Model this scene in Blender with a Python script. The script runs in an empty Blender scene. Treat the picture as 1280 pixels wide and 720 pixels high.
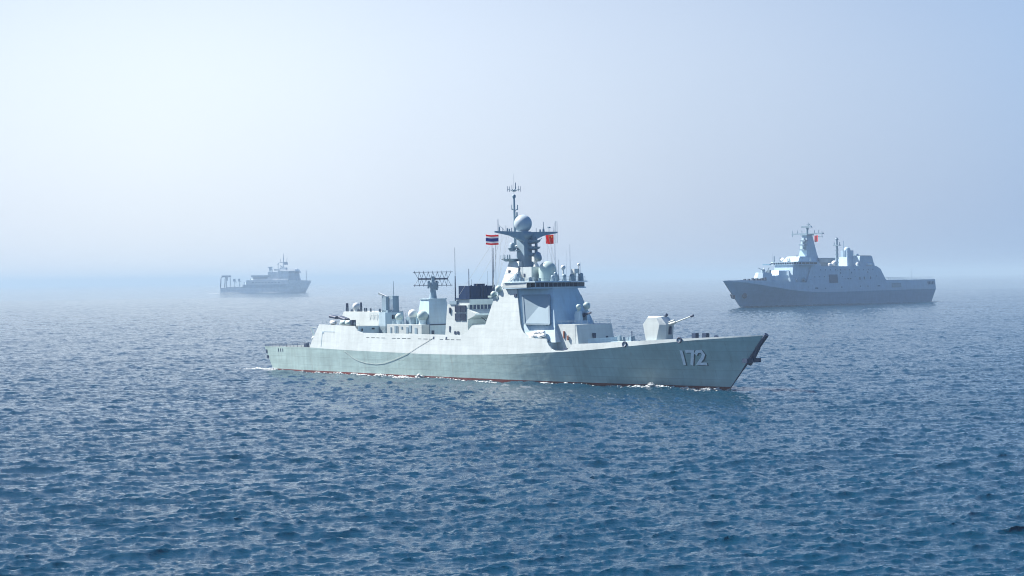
import bpy, math, random
import numpy as np
from mathutils import Vector
R = math.radians
rng = random.Random(7)
C = bpy.context.scene.collection
S = bpy.context.scene

# ------------------------------------------------------------------ camera
CAM_H = 22.3
cam_d = bpy.data.cameras.new('camera')
cam = bpy.data.objects.new('camera', cam_d); C.objects.link(cam)
cam_d.sensor_width = 36.0
cam_d.lens = 2308.0 / 1280.0 * 36.0
cam_d.clip_start = 0.5
cam_d.clip_end = 60000.0
rho, pt = 0.0125, 12 / 2308.0
fwv = Vector((0, math.cos(pt), -math.sin(pt)))
up0 = Vector((0, math.sin(pt), math.cos(pt)))
rv = Vector((1, 0, 0)) * math.cos(rho) - up0 * math.sin(rho)
upv = up0 * math.cos(rho) + Vector((1, 0, 0)) * math.sin(rho)
from mathutils import Matrix
m3 = Matrix((rv, upv, -fwv)).transposed()
cam.matrix_world = Matrix.Translation((0, 0, CAM_H)) @ m3.to_4x4()
S.camera = cam

# ------------------------------------------------------------------ world, sun, exposure
SUN_AZ, SUN_EL = 294.0, 46.0         # compass-style azimuth: 0 = +Y, 90 = +X
w = bpy.data.worlds.new('World'); S.world = w; w.use_nodes = True
nt = w.node_tree; nt.nodes.clear()
N = nt.nodes.new; LK = nt.links.new
out = N('ShaderNodeOutputWorld'); bg = N('ShaderNodeBackground')
sky = N('ShaderNodeTexSky'); sky.sky_type = 'NISHITA'; sky.sun_disc = False
sky.sun_elevation = R(SUN_EL); sky.sun_rotation = R(SUN_AZ)
sky.air_density = 1.0; sky.dust_density = 4.0; sky.ozone_density = 2.0
bg.inputs['Strength'].default_value = 0.082
# hazy bright patch of sky low on the left, the rest a pale blue veil (directions in the world, not the picture)
tc = N('ShaderNodeTexCoord')
glow = Vector((math.sin(R(-11)) * math.cos(R(4)), math.cos(R(-11)) * math.cos(R(4)), math.sin(R(4))))
dt = N('ShaderNodeVectorMath'); dt.operation = 'DOT_PRODUCT'; dt.inputs[1].default_value = glow
nz = N('ShaderNodeTexNoise'); nz.inputs['Scale'].default_value = 3.2; nz.inputs['Detail'].default_value = 4.0; nz.inputs['Roughness'].default_value = 0.45
LK(tc.outputs['Generated'], nz.inputs['Vector'])
ac = N('ShaderNodeMath'); ac.operation = 'ARCCOSINE'
LK(tc.outputs['Generated'], dt.inputs[0]); LK(dt.outputs['Value'], ac.inputs[0])
ad = N('ShaderNodeMath'); ad.operation = 'MULTIPLY_ADD'; ad.inputs[1].default_value = 0.13; LK(nz.outputs['Fac'], ad.inputs[0]); LK(ac.outputs[0], ad.inputs[2])
ramp = N('ShaderNodeValToRGB'); cr = ramp.color_ramp; cr.interpolation = 'B_SPLINE'
sc = N('ShaderNodeMath'); sc.operation = 'MULTIPLY'; sc.inputs[1].default_value = 1.0; LK(ad.outputs[0], sc.inputs[0]); LK(sc.outputs[0], ramp.inputs[0])
cols = [(0.0, (4.75, 5.2, 5.7)), (0.10, (4.6, 5.1, 5.7)), (0.20, (4.1, 4.65, 5.5)), (0.36, (3.05, 3.6, 4.55)), (0.56, (1.7, 2.5, 3.9)), (1.0, (1.5, 3.0, 5.4))]
while len(cr.elements) < len(cols): cr.elements.new(0.5)
for e, (p, c) in zip(cr.elements, cols): e.position = p; e.color = (c[0]/5.9, c[1]/5.9, c[2]/5.9, 1)
vm = N('ShaderNodeVectorMath'); vm.operation = 'SCALE'; vm.inputs['Scale'].default_value = 5.9; LK(ramp.outputs[0], vm.inputs[0])
mx = N('ShaderNodeMix'); mx.data_type = 'RGBA'; mx.inputs[0].default_value = 0.82
# the pale veil lies low; well above the frame the sky clears to blue
se = N('ShaderNodeSeparateXYZ'); LK(tc.outputs['Generated'], se.inputs[0])
er = N('ShaderNodeMapRange'); er.interpolation_type = 'SMOOTHSTEP'; er.inputs[1].default_value = 0.10; er.inputs[2].default_value = 0.42; LK(se.outputs[2], er.inputs[0])
me_ = N('ShaderNodeMix'); me_.data_type = 'RGBA'; me_.inputs[7].default_value = (0.06, 0.66, 2.2, 1); LK(er.outputs[0], me_.inputs[0]); LK(vm.outputs[0], me_.inputs[6])
LK(sky.outputs[0], mx.inputs[6]); LK(me_.outputs[2], mx.inputs[7])
LK(mx.outputs[2], bg.inputs['Color']); LK(bg.outputs[0], out.inputs[0])

sun_d = bpy.data.lights.new('sun', 'SUN'); sun_d.energy = 5.0; sun_d.angle = R(0.6); sun_d.color = (1.0, 0.96, 0.90)
sun = bpy.data.objects.new('sun', sun_d); C.objects.link(sun)
sdir = Vector((math.sin(R(SUN_AZ)) * math.cos(R(SUN_EL)), math.cos(R(SUN_AZ)) * math.cos(R(SUN_EL)), math.sin(R(SUN_EL))))
sun.rotation_euler = sdir.to_track_quat('Z', 'Y').to_euler()
sun.location = (0, 0, 200)
S.view_settings.view_transform = 'Standard'; S.view_settings.look = 'None'
S.view_settings.gamma = 1.0; S.view_settings.exposure = 1.3
S.render.engine = 'CYCLES'
S.cycles.use_denoising = True; S.cycles.pixel_filter_type = 'BLACKMAN_HARRIS'; S.cycles.filter_width = 1.05
S.cycles.max_bounces = 6; S.cycles.volume_bounces = 0; S.cycles.glossy_bounces = 3
HAZE_DENS = 1.6e-4
HAZE_COL = (0.43, 0.575, 0.71)

# ------------------------------------------------------------------ materials
def nodes(name):
    m = bpy.data.materials.new(name); m.use_nodes = True
    t = m.node_tree; b = t.nodes['Principled BSDF']; return m, t, b
def paint(name, col, rough=0.5, var=0.12, streak=0.12, dent=0.0, plates=0.0, rust=0.0, metal=0.0, zgrime=False):
    """weathered marine paint: mottling, vertical run-off streaks, weld lines and plate dents"""
    m, t, b = nodes(name); n = t.nodes.new; l = t.links.new
    tc = n('ShaderNodeTexCoord')
    n1 = n('ShaderNodeTexNoise'); n1.inputs['Scale'].default_value = 0.22; n1.inputs['Detail'].default_value = 6
    l(tc.outputs['Object'], n1.inputs['Vector'])
    mp = n('ShaderNodeMapping'); mp.inputs['Scale'].default_value = (1.1, 1.1, 0.10); l(tc.outputs['Object'], mp.inputs['Vector'])
    n2 = n('ShaderNodeTexNoise'); n2.inputs['Scale'].default_value = 1.0; n2.inputs['Detail'].default_value = 5; l(mp.outputs[0], n2.inputs['Vector'])
    mp3 = n('ShaderNodeMapping'); mp3.inputs['Scale'].default_value = (0.06, 0.06, 1.2); l(tc.outputs['Object'], mp3.inputs['Vector'])
    n3 = n('ShaderNodeTexNoise'); n3.inputs['Scale'].default_value = 1.0; n3.inputs['Detail'].default_value = 4; l(mp3.outputs[0], n3.inputs['Vector'])
    def mr(src, a, c):
        q = n('ShaderNodeMapRange'); q.inputs[1].default_value = 0.3; q.inputs[2].default_value = 0.7; q.inputs[3].default_value = a; q.inputs[4].default_value = c
        l(src, q.inputs[0]); return q.outputs[0]
    a1 = mr(n1.outputs['Fac'], 1 - var, 1 + var); a2 = mr(n2.outputs['Fac'], 1 - streak, 1 + streak * .6); a3 = mr(n3.outputs['Fac'], 1 - var * .6, 1 + var * .6)
    mu = n('ShaderNodeMath'); mu.operation = 'MULTIPLY'; l(a1, mu.inputs[0]); l(a2, mu.inputs[1])
    mu2 = n('ShaderNodeMath'); mu2.operation = 'MULTIPLY'; l(mu.outputs[0], mu2.inputs[0]); l(a3, mu2.inputs[1])
    last = mu2.outputs[0]
    br = None
    if plates:
        sp = n('ShaderNodeSeparateXYZ'); l(tc.outputs['Object'], sp.inputs[0])
        cb = n('ShaderNodeCombineXYZ'); l(sp.outputs[0], cb.inputs[0]); l(sp.outputs[2], cb.inputs[1])
        br = n('ShaderNodeTexBrick'); br.inputs['Scale'].default_value = 1.0; br.inputs['Brick Width'].default_value = 7.5; br.inputs['Row Height'].default_value = 1.9
        br.inputs['Mortar Size'].default_value = 0.07; br.inputs['Mortar Smooth'].default_value = 0.6
        br.inputs['Color1'].default_value = (1, 1, 1, 1); br.inputs['Color2'].default_value = (0.95, 0.95, 0.95, 1); br.inputs['Mortar'].default_value = (1 - plates,) * 3 + (1,)
        l(cb.outputs[0], br.inputs['Vector'])
        m4 = n('ShaderNodeMath'); m4.operation = 'MULTIPLY'; l(last, m4.inputs[0]); l(br.outputs['Color'], m4.inputs[1]); last = m4.outputs[0]
    vmm = n('ShaderNodeVectorMath'); vmm.operation = 'SCALE'; vmm.inputs[0].default_value = col; l(last, vmm.inputs['Scale'])
    colout = vmm.outputs[0]
    if rust:
        n5 = n('ShaderNodeTexNoise'); n5.inputs['Scale'].default_value = 0.9; n5.inputs['Detail'].default_value = 8; l(mp.outputs[0], n5.inputs['Vector'])
        q = n('ShaderNodeMapRange'); q.inputs[1].default_value = 0.60; q.inputs[2].default_value = 0.78; q.inputs[3].default_value = 0; q.inputs[4].default_value = rust; l(n5.outputs['Fac'], q.inputs[0])
        mm = n('ShaderNodeMix'); mm.data_type = 'RGBA'; l(q.outputs[0], mm.inputs[0]); l(colout, mm.inputs[6]); mm.inputs[7].default_value = (0.22, 0.13, 0.08, 1); colout = mm.outputs[2]
    l(colout, b.inputs['Base Color'])
    b.inputs['Roughness'].default_value = rough; b.inputs['Metallic'].default_value = metal
    if dent:
        nd = n('ShaderNodeTexNoise'); nd.inputs['Scale'].default_value = 0.55; nd.inputs['Detail'].default_value = 3
        md = n('ShaderNodeMapping'); md.inputs['Scale'].default_value = (0.8, 0.8, 1.5); l(tc.outputs['Object'], md.inputs['Vector']); l(md.outputs[0], nd.inputs['Vector'])
        bp = n('ShaderNodeBump'); bp.inputs['Strength'].default_value = 1.0; bp.inputs['Distance'].default_value = dent; l(nd.outputs['Fac'], bp.inputs['Height'])
        l(bp.outputs[0], b.inputs['Normal'])
    return m
def plain(name, col, rough=0.5, metal=0.0):
    m, t, b = nodes(name); n = t.nodes.new; l = t.links.new
    tc = n('ShaderNodeTexCoord'); n1 = n('ShaderNodeTexNoise'); n1.inputs['Scale'].default_value = 1.3; n1.inputs['Detail'].default_value = 4; l(tc.outputs['Object'], n1.inputs['Vector'])
    q = n('ShaderNodeMapRange'); q.inputs[1].default_value = .3; q.inputs[2].default_value = .7; q.inputs[3].default_value = .85; q.inputs[4].default_value = 1.12; l(n1.outputs['Fac'], q.inputs[0])
    v = n('ShaderNodeVectorMath'); v.operation = 'SCALE'; v.inputs[0].default_value = col; l(q.outputs[0], v.inputs['Scale']); l(v.outputs[0], b.inputs['Base Color'])
    b.inputs['Roughness'].default_value = rough; b.inputs['Metallic'].default_value = metal
    return m
M = {}
def cloth(name, col):
    m = plain(name, col, 0.8); t = m.node_tree; b = t.nodes['Principled BSDF']; o = [x for x in t.nodes if x.type == 'OUTPUT_MATERIAL'][0]
    tr = t.nodes.new('ShaderNodeBsdfTranslucent'); tr.inputs['Color'].default_value = col + (1,); mi = t.nodes.new('ShaderNodeMixShader'); mi.inputs[0].default_value = .5
    t.links.new(b.outputs[0], mi.inputs[1]); t.links.new(tr.outputs[0], mi.inputs[2]); t.links.new(mi.outputs[0], o.inputs['Surface']); return m
M['hull'] = paint('hull_grey_paint', (0.375, 0.50, 0.475), 0.45, var=.10, streak=.10, dent=0.05, plates=.20, rust=.22)
M['upper'] = paint('superstructure_grey_paint', (0.50, 0.55, 0.54), 0.5, var=.06, streak=.08, dent=0.035, plates=.08, rust=.05)
M['house'] = paint('deckhouse_grey_paint', (0.43, 0.56, 0.62), 0.5, var=.08, streak=.10, dent=0.03, rust=.10)
M['panel'] = paint('array_cover_grey', (0.24, 0.335, 0.39), 0.55, var=.03, streak=.03)
M['dome'] = paint('radome_cream', (0.62, 0.64, 0.62), 0.4, var=.04, streak=.04)
M['domegreen'] = paint('radome_grey_green', (0.38, 0.48, 0.46), 0.4, var=.04, streak=.04)
M['domeshade'] = paint('radome_shaded', (0.40, 0.48, 0.53), 0.35, var=.04, streak=.04)  # masthead radome: its blue-grey shade is put into the base colour
M['deck'] = paint('deck_paint', (0.13, 0.16, 0.17), 0.75, var=.2, streak=.05)
M['mast'] = paint('mast_grey', (0.22, 0.31, 0.37), 0.5, var=.1, streak=.1)
M['dark'] = plain('dark_fitting', (0.012, 0.034, 0.085), 0.6)
M['black'] = paint('funnel_black', (0.006, 0.028, 0.085), 0.75, var=.2, streak=.2)
M['black'].node_tree.nodes['Principled BSDF'].inputs['Specular IOR Level'].default_value = .15
M['glass'] = plain('bridge_glass', (0.006, 0.02, 0.05), 0.35)
M['glass'].node_tree.nodes['Principled BSDF'].inputs['Specular IOR Level'].default_value = .2
M['red'] = paint('antifouling_red', (0.16, 0.03, 0.025), 0.6, var=.25, streak=.2)
M['white'] = plain('white_canister', (0.78, 0.78, 0.76), 0.4)
M['num'] = plain('number_white', (0.90, 0.90, 0.90), 0.5)
M['numsh'] = plain('number_shade', (0.06, 0.08, 0.09), 0.6)
M['rope'] = plain('rope', (0.42, 0.44, 0.42), 0.8)
M['gun'] = plain('gun_barrel', (0.42, 0.46, 0.44), 0.4)
M['orange'] = plain('orange_gear', (0.26, 0.10, 0.07), 0.6)
M['flagred'] = cloth('flag_red', (0.80, 0.02, 0.015))
M['flagyel'] = cloth('flag_yellow', (0.8, 0.6, 0.05))
M['flagwhite'] = cloth('flag_white', (0.8, 0.8, 0.8))
M['flagblue'] = cloth('flag_blue', (0.03, 0.06, 0.35))
M['lhull'] = paint('landing_ship_hull', (0.18, 0.35, 0.48), 0.5, var=.06, streak=.08, dent=.08, plates=.08)
M['lup'] = paint('landing_ship_upper', (0.39, 0.52, 0.61), 0.5, var=.05, streak=.08, dent=.06, plates=.06)
M['ldark'] = plain('landing_ship_opening', (0.05, 0.12, 0.20), 0.7)
M['rblue'] = paint('survey_hull_grey_blue', (0.50, 0.60, 0.66), 0.5)
M['rwhite'] = paint('survey_white', (0.84, 0.86, 0.86), 0.5)
M['rdark'] = plain('survey_dark', (0.32, 0.40, 0.48), 0.6)

# ------------------------------------------------------------------ mesh collector
class G:
    def __init__(s): s.v = []; s.f = []; s.m = []; s.sm = []
    def add(s, vs, fs, mi=0, smooth=False):
        o = len(s.v); s.v += [tuple(map(float, p)) for p in vs]; s.f += [tuple(o + i for i in f) for f in fs]
        s.m += [mi] * len(fs); s.sm += [smooth] * len(fs); return s
    def box(s, x0, x1, y0, y1, z0, z1, mi=0, tx=0, ty=0):
        """box; tx, ty shrink the top"""
        vs = [(x0, y0, z0), (x1, y0, z0), (x1, y1, z0), (x0, y1, z0), (x0 + tx, y0 + ty, z1), (x1 - tx, y0 + ty, z1), (x1 - tx, y1 - ty, z1), (x0 + tx, y1 - ty, z1)]
        return s.add(vs, [(3, 2, 1, 0), (4, 5, 6, 7), (0, 1, 5, 4), (1, 2, 6, 5), (2, 3, 7, 6), (3, 0, 4, 7)], mi)
    def loft(s, rings, mi=0, cap=True, smooth=False):
        n = len(rings[0]); vs = [p for r in rings for p in r]; fs = []
        for k in range(len(rings) - 1):
            for i in range(n):
                j = (i + 1) % n; fs.append((k * n + i, k * n + j, (k + 1) * n + j, (k + 1) * n + i))
        s.add(vs, fs, mi, smooth)
        if cap:
            s.add(rings[0][::-1], [tuple(range(n))], mi); s.add(rings[-1], [tuple(range(n))], mi)
        return s
    def prism(s, poly0, z0, poly1, z1, mi=0):
        return s.loft([[(x, y, z0) for x, y in poly0], [(x, y, z1) for x, y in poly1]], mi)
    def tube(s, p0, p1, r0, r1=None, n=6, mi=0, cap=True):
        r1 = r0 if r1 is None else r1
        p0 = Vector(p0); p1 = Vector(p1); d = (p1 - p0).normalized()
        a = d.orthogonal().normalized(); b = d.cross(a)
        rings = []
        for p, r in ((p0, r0), (p1, r1)):
            rings.append([tuple(p + (a * math.cos(2 * math.pi * i / n) + b * math.sin(2 * math.pi * i / n)) * r) for i in range(n)])
        return s.loft(rings, mi, cap, n > 8)
    def path(s, pts, r, n=5, mi=0):
        for a, b in zip(pts[:-1], pts[1:]): s.tube(a, b, r, r, n, mi)
        return s
    def lathe(s, c, prof, n=24, mi=0, smooth=True, axis=(0, 0, 1)):
        ax = Vector(axis).normalized(); a = ax.orthogonal().normalized(); b = ax.cross(a); c = Vector(c)
        rings = [[tuple(c + ax * h + (a * math.cos(2 * math.pi * i / n) + b * math.sin(2 * math.pi * i / n)) * max(r, 1e-3)) for i in range(n)] for r, h in prof]
        return s.loft(rings, mi, True, smooth)
    def ball(s, c, r, cut=-1.0, n=24, mi=0, sq=1.0):
        a0 = math.asin(max(-1, cut)); pr = []
        for k in range(13):
            a = a0 + (math.pi / 2 - a0) * k / 12; pr.append((r * math.cos(a), r * math.sin(a) * sq))
        return s.lathe(c, pr, n, mi)
    def build(s, name, mats, parent=None, label=None):
        me = bpy.data.meshes.new(name); me.from_pydata(s.v, [], s.f)
        for m in (mats if isinstance(mats, (list, tuple)) else [mats]): me.materials.append(m if not isinstance(m, str) else M[m])
        me.polygons.foreach_set('material_index', s.m); me.polygons.foreach_set('use_smooth', s.sm); me.update()
        o = bpy.data.objects.new(name, me); C.objects.link(o)
        if parent is not None: o.parent = parent
        if label: o['label'] = label
        return o
def many(name, mats, parent, fns, label=None):
    for fn_ in fns:
        q_ = G(); fn_(q_); q_.build(name, mats, parent, label)
def thing(name, label, cat, loc, yaw, group=None):
    o = bpy.data.objects.new(name, None); C.objects.link(o); o.location = loc; o.rotation_euler = (0, 0, yaw)
    o['label'] = label; o['category'] = cat; o.empty_display_size = 5
    if group: o['group'] = group
    return o
def rail(g, pts, h=1.05, step=1.6, r=0.03, rows=3):
    for a, b in zip(pts[:-1], pts[1:]):
        a = Vector(a); b = Vector(b); n = max(1, int((b - a).length / step))
        for i in range(n + 1):
            p = a.lerp(b, i / n); g.tube(p, p + Vector((0, 0, h)), r, r, 4)
        for k in range(rows):
            z = h * (k + 1) / rows; g.tube(a + Vector((0, 0, z)), b + Vector((0, 0, z)), r * .7, r * .7, 4)

# ------------------------------------------------------------------ sea surface
def wave_tile(L, Nn, wind, lpeak, lmin, rms, seed, spread=2.0):
    r = np.random.default_rng(seed)
    k = np.fft.fftfreq(Nn, d=L / Nn) * 2 * np.pi
    kx, ky = np.meshgrid(k, k, indexing='ij'); kk = np.hypot(kx, ky); kk[0, 0] = 1e-6
    kp = 2 * np.pi / lpeak
    c = (kx * wind[0] + ky * wind[1]) / kk
    P = np.exp(-1.25 * (kp / kk) ** 2) / kk ** 3.4 * (0.12 + np.abs(c) ** spread) * np.exp(-(kk * lmin / 6.28) ** 2 * .5)
    P[kk < 1e-3] = 0
    hh = np.sqrt(P) * (r.normal(size=P.shape) + 1j * r.normal(size=P.shape))
    h = np.fft.ifft2(hh).real; s = rms / h.std()
    dx = np.fft.ifft2(1j * kx / kk * hh).real * s; dy = np.fft.ifft2(1j * ky / kk * hh).real * s
    return (L, Nn, h * s, dx, dy)
wd = np.array([0.35, -0.94]); wd /= np.linalg.norm(wd)
wd2 = np.array([-0.25, -0.97]); wd2 /= np.linalg.norm(wd2)
TILES = [(wave_tile(293.0, 1024, wd, 6.5, 0.35, 0.098, 3, 5.0), 0.0), (wave_tile(83.0, 512, wd2, 2.4, 0.25, 0.040, 5, 3.0), 0.6), (wave_tile(517.0, 512, (0.6, -0.8), 38.0, 6.0, 0.115, 11), 0.3)]
def sample(t, x, y, rot):
    L, Nn, h, dx, dy = t; c, s = math.cos(rot), math.sin(rot)
    u = ((x * c + y * s) / L * Nn) % Nn; v = ((-x * s + y * c) / L * Nn) % Nn
    i = np.floor(u).astype(int) % Nn; j = np.floor(v).astype(int) % Nn; fu = u - np.floor(u); fv = v - np.floor(v)
    i1 = (i + 1) % Nn; j1 = (j + 1) % Nn
    def g(a): return (a[i, j] * (1 - fu) + a[i1, j] * fu) * (1 - fv) + (a[i, j1] * (1 - fu) + a[i1, j1] * fu) * fv
    H, X, Y = g(h), g(dx), g(dy)
    return H, X * c - Y * s, X * s + Y * c
def sea_disp(x, y):
    H = np.zeros_like(x); X = np.zeros_like(x); Y = np.zeros_like(x)
    for t, rot in TILES:
        a, b, c = sample(t, x, y, rot); H += a; X += b; Y += c
    return H, X * 1.3, Y * 1.3
DD_O, DD_YAW = (-5.077, 412.842), R(-47.353)
LP_O, LP_YAW = (238.07, 1364.46), R(-134.776)
RS_O, RS_YAW = (-482.2, 3628.4), R(-22.0)
def build_sea():
    th_f = np.linspace(-24, 24, 1250)
    th_c = np.linspace(24, 336, 70)[1:-1]
    th = np.radians(np.concatenate([th_f, th_c])); nth = len(th)
    rr = [6.0, 15, 30, 45, 60, 72]
    while rr[-1] < 2600: rr.append(rr[-1] + max(0.27, rr[-1] * 0.0026))
    while rr[-1] < 24000: rr.append(rr[-1] * 1.03)
    rr = np.array(rr); nr = len(rr)
    RR, TH = np.meshgrid(rr, th, indexing='ij')
    x = RR * np.sin(TH); y = RR * np.cos(TH)
    H, X, Y = sea_disp(x, y)
    fade = np.clip((4200 - RR) / 2500, 0, 1)
    # long low bow and stern waves running out from the hulls
    def wave(o, yaw, L, amp):
        c, s = math.cos(yaw), math.sin(yaw); a = (x - o[0]) * c + (y - o[1]) * s; b = -(x - o[0]) * s + (y - o[1]) * c
        q = L - a; ridge = np.exp(-((np.abs(b) - 1.5 - 0.16 * q) / (1.6 + 0.03 * np.clip(q, 0, 400))) ** 2) * np.exp(-np.clip(q, 0, None) / (2.4 * L)) * np.clip((q + 4) / 8, 0, 1)
        wake = np.exp(-(b / 9) ** 2) * (a < -L) * 0
        return amp * ridge
    H = H + wave(DD_O, DD_YAW, 70, 0.22) + wave(LP_O, LP_YAW, 112, 1.2)
    X = X * fade; Y = Y * fade; H = H * fade
    co = np.stack([x + X, y + Y, H], -1).reshape(-1, 3)
    co = np.vstack([co, [[0, 0, 0]]])
    i = np.arange(nr - 1)[:, None] * nth; j = np.arange(nth)[None, :]; j1 = (j + 1) % nth
    q = np.stack([i + j, i + nth + j, i + nth + j1, i + j1], -1).reshape(-1, 4)[:, ::-1]
    jj = np.arange(nth); tri = np.stack([np.full(nth, len(co) - 1), (jj + 1) % nth, jj], -1)
    me = bpy.data.meshes.new('sea')
    nq, ntri = len(q), len(tri)
    me.vertices.add(len(co)); me.vertices.foreach_set('co', co.ravel().astype(np.float32))
    me.loops.add(nq * 4 + ntri * 3); me.loops.foreach_set('vertex_index', np.concatenate([q.ravel(), tri.ravel()]).astype(np.int32))
    me.polygons.add(nq + ntri)
    ls = np.concatenate([np.arange(nq) * 4, nq * 4 + np.arange(ntri) * 3]).astype(np.int32)
    me.polygons.foreach_set('loop_start', ls)
    me.polygons.foreach_set('use_smooth', np.ones(nq + ntri, bool))
    me.update(calc_edges=True); me.validate()
    m, t, b = nodes('sea_water'); n = t.nodes.new; l = t.links.new
    b.inputs['Base Color'].default_value = (0.001, 0.028, 0.056, 1); b.inputs['Roughness'].default_value = 0.06; b.inputs['IOR'].default_value = 1.333
    geo = n('ShaderNodeNewGeometry')
    mp = n('ShaderNodeMapping'); mp.inputs['Rotation'].default_value = (0, 0, R(12)); mp.inputs['Scale'].default_value = (0.42, 1.0, 1.0); l(geo.outputs['Position'], mp.inputs['Vector'])
    a = n('ShaderNodeTexNoise'); a.inputs['Scale'].default_value = 1.5; a.inputs['Detail'].default_value = 6; a.inputs['Roughness'].default_value = 0.62; l(mp.outputs[0], a.inputs['Vector'])
    mp2 = n('ShaderNodeMapping'); mp2.inputs['Rotation'].default_value = (0, 0, R(-9)); mp2.inputs['Scale'].default_value = (0.5, 1.0, 1.0); l(geo.outputs['Position'], mp2.inputs['Vector'])
    a2 = n('ShaderNodeTexNoise'); a2.inputs['Scale'].default_value = 3.6; a2.inputs['Detail'].default_value = 4; a2.inputs['Roughness'].default_value = 0.6; l(mp2.outputs[0], a2.inputs['Vector'])
    b2 = n('ShaderNodeBump'); b2.inputs['Strength'].default_value = 1.0; b2.inputs['Distance'].default_value = 0.08; l(a2.outputs['Fac'], b2.inputs['Height'])
    b1 = n('ShaderNodeBump'); l(b2.outputs[0], b1.inputs['Normal']); b1.inputs['Strength'].default_value = 1.0; b1.inputs['Distance'].default_value = 0.19; l(a.outputs['Fac'], b1.inputs['Height'])
    mg = n('ShaderNodeMapping'); mg.inputs['Scale'].default_value = (0.006, 0.022, 0.01); mg.inputs['Rotation'].default_value = (0, 0, R(8)); l(geo.outputs['Position'], mg.inputs['Vector'])
    gu = n('ShaderNodeTexNoise'); gu.inputs['Scale'].default_value = 1.0; gu.inputs['Detail'].default_value = 5; gu.inputs['Roughness'].default_value = .6; l(mg.outputs[0], gu.inputs['Vector'])
    gr_ = n('ShaderNodeMapRange'); gr_.inputs[1].default_value = .35; gr_.inputs[2].default_value = .65; gr_.inputs[3].default_value = .5; gr_.inputs[4].default_value = 1.0; l(gu.outputs['Fac'], gr_.inputs[0])
    l(gr_.outputs[0], b1.inputs['Strength']); l(gr_.outputs[0], b2.inputs['Strength'])
    l(b1.outputs[0], b.inputs['Normal'])
    me.materials.append(m)
    o = bpy.data.objects.new('sea', me); C.objects.link(o); o['kind'] = 'structure'
    return o
build_sea()

def sea_h(x, y):
    return float(sea_disp(np.array([x]), np.array([y]))[0][0])

# ------------------------------------------------------------------ haze
hz = G(); hz.box(-24500, 24500, -24500, 24500, -3.0, 66.0)
hm = bpy.data.materials.new('haze_air'); hm.use_nodes = True; ht = hm.node_tree; ht.nodes.clear()
ho = ht.nodes.new('ShaderNodeOutputMaterial'); pv = ht.nodes.new('ShaderNodeVolumePrincipled')
pv.inputs['Color'].default_value = HAZE_COL + (1,); pv.inputs['Density'].default_value = HAZE_DENS; pv.inputs['Anisotropy'].default_value = 0.1
ht.links.new(pv.outputs[0], ho.inputs['Volume'])
hzo = hz.build('haze', hm); hzo['kind'] = 'stuff'

# ================================================================== DESTROYER
dd = thing('destroyer', 'large pale grey guided missile destroyer with hull number 172 crossing the foreground', 'warship', DD_O + (0,), DD_YAW)
ip = np.interp
U_B = [-77.5, -60, -40, -20, 0, 20, 35, 48, 57, 65, 70]
BK = [6.8, 7.8, 8.4, 8.5, 8.5, 8.5, 8.2, 7.1, 5.3, 2.7, 0.10]
U_W = [-77.5, -60, -40, -20, 0, 15, 30, 40, 50, 60, 66, 70]
BW = [6.5, 7.4, 7.8, 7.9, 7.8, 7.3, 6.0, 4.7, 3.1, 1.45, .55, 0.05]
U_Z = [-77.5, -57, -40, -12, 0, 15, 30, 38, 48, 58, 65, 70]
ZK = [5.95, 6.12, 5.75, 5.5, 5.6, 6.05, 6.8, 7.4, 8.55, 9.75, 10.35, 10.72]
def smooth_tab(X, Y, s=2.5):
    xs = np.arange(X[0], X[-1] + .01, .5); ys = np.interp(xs, X, Y); k = int(s / .5) ; ker = np.hanning(2 * k + 3)[1:-1]; ker /= ker.sum()
    pad = len(ker) // 2
    yp = np.concatenate([2 * ys[0] - ys[1:pad + 1][::-1], ys, 2 * ys[-1] - ys[-pad - 1:-1][::-1]])
    return xs, np.convolve(yp, ker, 'valid')
tBK = smooth_tab(U_B, BK, 5); tBW = smooth_tab(U_W, BW, 5); tZK = smooth_tab(U_Z, ZK, 4)
def gsm(u): t = np.clip((u - 25) / 45, 0, 1); return t * t * (3 - 2 * t)
def hull_uz(u, z):
    zk = float(ip(u, *tZK)); t = z / zk; bw = float(ip(u, *tBW)); bk = float(ip(u, *tBK))
    p = 1.0 + 0.35 * float(gsm(u))
    b = bw + (bk - bw) * max(t, 0) ** p if t >= 0 else bw + (bk - bw) * t * .6
    x = u + float(gsm(u)) * 9.4 * z / 10.8
    if u < -66: x = u + 3.5 * (1 - z / 6.0) * (-66 - u) / 11.5
    return x, max(b, 0.03)
def hull_pt(x, z, off=0.0, side=-1):
    lo, hi = -77.5, 70.0
    for _ in range(40):
        m = (lo + hi) / 2
        if hull_uz(m, z)[0] < x: lo = m
        else: hi = m
    b = hull_uz(lo, z)[1]
    return (x, side * (b + off), z)
us = np.concatenate([np.arange(-77.5, 40, 2.5), np.arange(40, 70.01, 1.25)]); us[-1] = 70
kn = [(hull_uz(u, float(ip(u, *tZK))) + (float(ip(u, *tZK)),)) for u in us]
KX = [k[0] for k in kn]; KB = [k[1] for k in kn]; KZ = [k[2] for k in kn]
TT = [-0.35, 0.0, 0.09, .25, .4, .55, .7, .85, 1.0]
g = G(); gr = G()
for side in (-1, 1):
    rows = []
    for u in us:
        zk = float(ip(u, *tZK)); r = []
        for t in TT:
            z = t * zk if t != 0.09 else 0.52
            if t == -0.35: z = -2.0
            x, b = hull_uz(u, z); r.append((x, side * b, z))
        rows.append(r)
    nT = len(TT)
    for k in range(nT - 1):
        vs = []; fs = []
        for r in rows: vs += [r[k], r[k + 1]]
        for i in range(len(rows) - 1):
            f = (2 * i, 2 * i + 2, 2 * i + 3, 2 * i + 1); fs.append(f if side < 0 else f[::-1])
        (gr if k < 2 else g).add(vs, fs, 0, True)
    if side == -1: tr1 = rows[0]
    else: tr2 = rows[0]
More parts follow.
